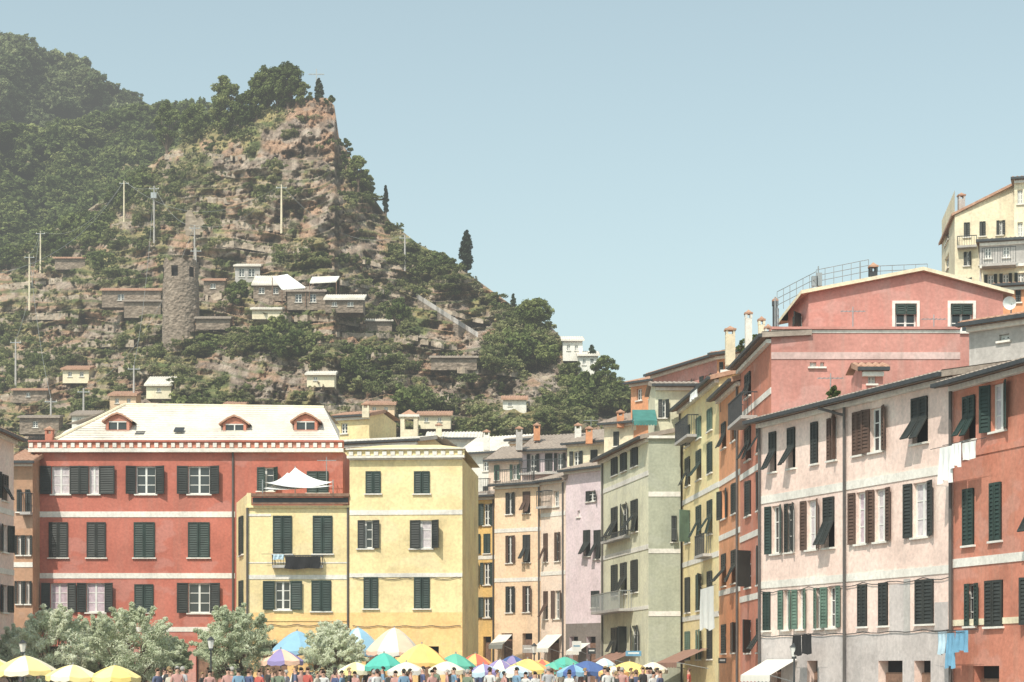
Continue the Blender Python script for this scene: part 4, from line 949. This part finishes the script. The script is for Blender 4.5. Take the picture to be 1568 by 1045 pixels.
def lamp(px,ytop,d,hh=None):
    mb=MB();x=WX(px,d);zt=WZ(ytop,d);mb.tube((x,d,0),(x,d,.5),.1,.07,DMET,10);mb.tube((x,d,.5),(x,d,zt-.55),.045,.035,DMET,8)
    mb.tube((x,d,zt-.58),(x,d,zt-.5),.09,.09,DMET,8);mb.tube((x,d,zt-.5),(x,d,zt-.15),.09,.16,FRAME,6);mb.tube((x,d,zt-.15),(x,d,zt),.19,.03,DMET,6);mb.obj('street_lamp')
lamp(323,975,80);lamp(35,980,78);lamp(818,985,96);lamp(585,975,98);lamp(1216,985,70)
def sign(px,py,w,hh,d,mat,mat2=CLW):
    mb=MB();x=WX(px,d);z=WZ(py,d);s=d/F;mb.box(ID,(x-w*s/2,d-.05,z-hh*s/2),(x+w*s/2,d+.05,z+hh*s/2),mat)
    mb.box(ID,(x-w*s*.35,d-.056,z-.02*1),(x+w*s*.35,d-.051,z+.06),mat2);mb.box(ID,(x-.03,d+.05,z-.04),(x+.03,d+.6,z+.02),DMET);mb.obj('shop_sign')
sign(808,994,16,12,117,GREY);sign(883,990,14,16,113,CLW,CLBL);sign(970,1001,24,8,98,CLBL);sign(906,997,12,9,114,DMET);sign(1106,1012,12,8,86,DMET)
# ================================================================= van
mb=MB();d=90;x=WX(482,d)
VW=plain('white_vehicle_paint',(.62,.62,.6),.35,.04,1,0,.5)
L=[(0,.35,.9,.92),(.15,.35,1.0,1.),(.9,.35,1.05,1.),(1.5,.35,1.62,1.),(4.2,.35,1.62,1.),(4.4,.4,1.5,.98)]
def sec(y,zb,zt,w):
    return [(x-.85*w,d-4+y,zb),(x-.9*w,d-4+y,min(zt,1.)),(x-.78*w,d-4+y,zt-.05),(x-.6*w,d-4+y,zt),(x+.6*w,d-4+y,zt),(x+.78*w,d-4+y,zt-.05),(x+.9*w,d-4+y,min(zt,1.)),(x+.85*w,d-4+y,zb)]
S=[sec(*l) for l in L]
for k,(a,b_) in enumerate(zip(S[:-1],S[1:])):
    for i in range(7): mb.poly([a[i],a[i+1],b_[i+1],b_[i]],GLASS if (k==2 and 2<=i<=4) or (k==3 and i in(1,5)) else VW)
mb.poly(S[0],VW);mb.poly(S[-1],VW)
for sx in(-1,1):
    for yy in(.9,3.5): mb.tube((x+sx*.68,d-4+yy,.34),(x+sx*.9,d-4+yy,.34),.33,.33,CLB,16);mb.tube((x+sx*.9,d-4+yy,.34),(x+sx*.91,d-4+yy,.34),.18,.17,METAL,12)
    mb.box(ID,(x+sx*.7-.12,d-4.01,.62),(x+sx*.7+.12,d-3.96,.78),FRAME)
mb.obj('parked_van')
# ================================================================= people
def matrand(name,stops):
    m,t,b=nt(name);oi=N(t,'ShaderNodeObjectInfo');r=N(t,'ShaderNodeValToRGB');cr=r.color_ramp;cr.interpolation='CONSTANT'
    while len(cr.elements)<len(stops): cr.elements.new(.5)
    for i,(e,c) in enumerate(zip(cr.elements,stops)): e.position=i/len(stops);e.color=(*c,1)
    lk(t,oi.outputs['Random'],r.inputs['Fac']);lk(t,r.outputs[0],b.inputs['Base Color']);b.inputs['Roughness'].default_value=.85;return m
SHIRT=matrand('shirt_cloth',[(.6,.6,.58),(.08,.1,.2),(.45,.10,.08),(.5,.46,.38),(.05,.05,.05),(.18,.3,.42),(.5,.28,.25),(.4,.4,.42),(.16,.2,.14),(.1,.12,.2)])
TROU=matrand('trouser_cloth',[(.06,.08,.15),(.35,.3,.22),(.03,.03,.035),(.5,.48,.42),(.15,.2,.3)])
HAIR=matrand('hair',[(.03,.02,.015),(.09,.05,.03),(.25,.17,.08),(.02,.018,.015),(.35,.33,.31),(.12,.07,.04)])
SKIN=plain('skin',(.52,.31,.23),.6,.08)
EYE=plain('eye_dark',(.03,.02,.02),.4)
def person_mesh(k):
    g=random.Random(k);sw=g.uniform(.9,1.05)
    bend=[g.uniform(.0,.25),g.uniform(.0,.6)];st=g.uniform(0,.18)
    V=[(0,0,.95),(0,0,1.12),(0,-.01,1.33),(0,0,1.47),(0,-.01,1.55),(0,-.01,1.645)];Rr=[.15,.125,.155,.06,.075,.088];E=[(0,1),(1,2),(2,3),(3,4),(4,5)]
    def add(p,r,pa): V.append(p);Rr.append(r);E.append((pa,len(V)-1));return len(V)-1
    for sx,b in((-1,bend[0]),(1,bend[1])):
        s=add((sx*.18*sw,0,1.40),.062,2);e=add((sx*.235,.02,1.13),.046,s)
        wv=(sx*.23,-.25*math.sin(b*2),1.13-.25*math.cos(b*2));w=add(wv,.03,e);hd=add((wv[0]-sx*.01,wv[1]-.08*math.sin(b*2)-.01,wv[2]-.09*math.cos(b*2)),.036,w)
        for q in range(3): add((wv[0]-sx*.01+(q-1)*.025,wv[1]-.15*math.sin(b*2)-.015,wv[2]-.17*math.cos(b*2)),.01,hd)
        hp=add((sx*.095,0,.88),.095,0);kn=add((sx*.1,sx*st*.4-.02,.49),.062,hp);an=add((sx*.11,sx*st,.09),.042,kn);add((sx*.12,sx*st-.17,.045),.035,an)
    me=bpy.data.meshes.new('p');me.from_pydata(V,E,[]);o=bpy.data.objects.new('p',me);scene.collection.objects.link(o)
    o.modifiers.new('s','SKIN');sk=me.skin_vertices[0].data
    for i,r in enumerate(Rr): sk[i].radius=(r,r*(.72 if i in(0,1,2) else 1))
    sk[0].use_root=True
    ss=o.modifiers.new('u','SUBSURF');ss.levels=2
    dg=bpy.context.evaluated_depsgraph_get();m2=bpy.data.meshes.new_from_object(o.evaluated_get(dg));bpy.data.objects.remove(o)
    mb=MB();vv=[v.co.copy() for v in m2.vertices]
    short=g.random()<.6
    for p in m2.polygons:
        c=p.center;x_=abs(c.x)
        if c.z>1.70 or (c.z>1.57 and c.y>.02): mt=HAIR
        elif c.z>1.46: mt=SKIN
        elif x_>.20 and c.z<1.22: mt=SKIN
        elif c.z>.93: mt=SHIRT
        elif c.z>(.5 if short else .12): mt=TROU
        elif c.z>.1: mt=SKIN
        else: mt=CLB
        mb.poly([vv[i] for i in p.vertices],mt)
    n=12
    for i in range(n):
        for j in range(5):
            def q(a,b_):
                t=2*math.pi*a/n;f_=math.pi*.56*b_/5;y=math.sin(f_)*math.sin(t);zz=math.cos(f_)
                if y<-.3 : zz=max(zz,.45)
                return Vector((.088*math.sin(f_)*math.cos(t),.012+.105*y,1.655+.115*zz))
            mb.poly([q(i,j),q(i,j+1),q(i+1,j+1),q(i+1,j)],HAIR)
    mb.tube((0,-.09,1.65),(0,-.125,1.61),.008,.016,SKIN,6)
    for sx in(-1,1): mb.tube((sx*.03,-.085,1.65),(sx*.03,-.097,1.65),.012,.01,EYE,6);mb.tube((sx*.085,0,1.64),(sx*.1,.01,1.64),.025,.02,SKIN,6)
    mb.box(ID,(-.022,-.1,1.575),(.022,-.09,1.583),EYE)
    ob=mb.obj('pm',smooth=True);mm=ob.data;bpy.data.objects.remove(ob);return mm
PM=[person_mesh(k) for k in range(6)]
for i in range(190):
    if i<155: px=R.uniform(240,1010)
    else: px=R.uniform(-10,1200)
    d=R.uniform(72,97)
    if WX(px,d)>8.0 and d<82: continue
    if abs(WX(px,d)-WX(482,90))<1.3 and 85<d<91: continue
    if WX(px,d)<-1.5 and d>93: continue
    o=bpy.data.objects.new('person',PM[i%6]);o.location=(WX(px,d),d,0.0);o.rotation_euler=(0,0,R.uniform(0,6.28));s=R.uniform(.92,1.06);o.scale=(s,s,s);scene.collection.objects.link(o)
# ================================================================= haze over land and hills; added self-glow lifts the dark tones
HZ=bpy.data.materials.new('glowing_haze');HZ.use_nodes=True;t=HZ.node_tree;t.nodes.clear()
out=N(t,'ShaderNodeOutputMaterial');ab=N(t,'ShaderNodeVolumeAbsorption');em=N(t,'ShaderNodeEmission');ad=N(t,'ShaderNodeAddShader')
SG=.00055
ab.inputs['Color'].default_value=(0,0,0,1);ab.inputs['Density'].default_value=SG;em.inputs['Color'].default_value=(.64,.67,.65,1);em.inputs['Strength'].default_value=SG
lk(t,ab.outputs[0],ad.inputs[0]);lk(t,em.outputs[0],ad.inputs[1]);lk(t,ad.outputs[0],out.inputs['Volume'])
mb=MB();mb.box(ID,(-900,12,-.5),(900,950,165),HZ);mb.obj('glowing_haze_box')
# ================================================================= light, world, camera
sv=Vector((-.36,-.76,1.05)).normalized()
sd=bpy.data.lights.new('sun','SUN');sd.energy=4.5;sd.angle=math.radians(.5);sd.color=(1,.93,.82);so=bpy.data.objects.new('sun',sd);so.rotation_euler=sv.to_track_quat('Z','Y').to_euler();scene.collection.objects.link(so)
w=bpy.data.worlds.new('World');scene.world=w;w.use_nodes=True;t=w.node_tree;bg=t.nodes['Background']
sk=t.nodes.new('ShaderNodeTexSky');sk.sky_type='NISHITA';sk.sun_disc=False;sk.sun_elevation=math.asin(sv.z);sk.sun_rotation=math.atan2(sv.x,sv.y)%(2*math.pi);sk.air_density=1.0;sk.dust_density=1.5;sk.ozone_density=1.5
hs=t.nodes.new('ShaderNodeHueSaturation');hs.inputs['Saturation'].default_value=.72
tint=t.nodes.new('ShaderNodeMix');tint.data_type='RGBA';tint.blend_type='MULTIPLY';tint.inputs[0].default_value=1;tint.inputs[7].default_value=(1.22,1.37,1.17,1)
t.links.new(sk.outputs[0],hs.inputs['Color']);t.links.new(hs.outputs[0],tint.inputs[6]);t.links.new(tint.outputs[2],bg.inputs['Color']);bg.inputs['Strength'].default_value=.15
cam=bpy.data.cameras.new('camera');co=bpy.data.objects.new('camera',cam);scene.collection.objects.link(co);scene.camera=co
cam.sensor_width=36;cam.lens=F/1568*36;cam.shift_y=(HY-522.5)/1568;cam.clip_end=6000;cam.clip_start=.1
co.location=(0,0,ZC);co.rotation_euler=(math.radians(90),0,0)
scene.view_settings.view_transform='Standard';scene.view_settings.look='None';scene.view_settings.exposure=0
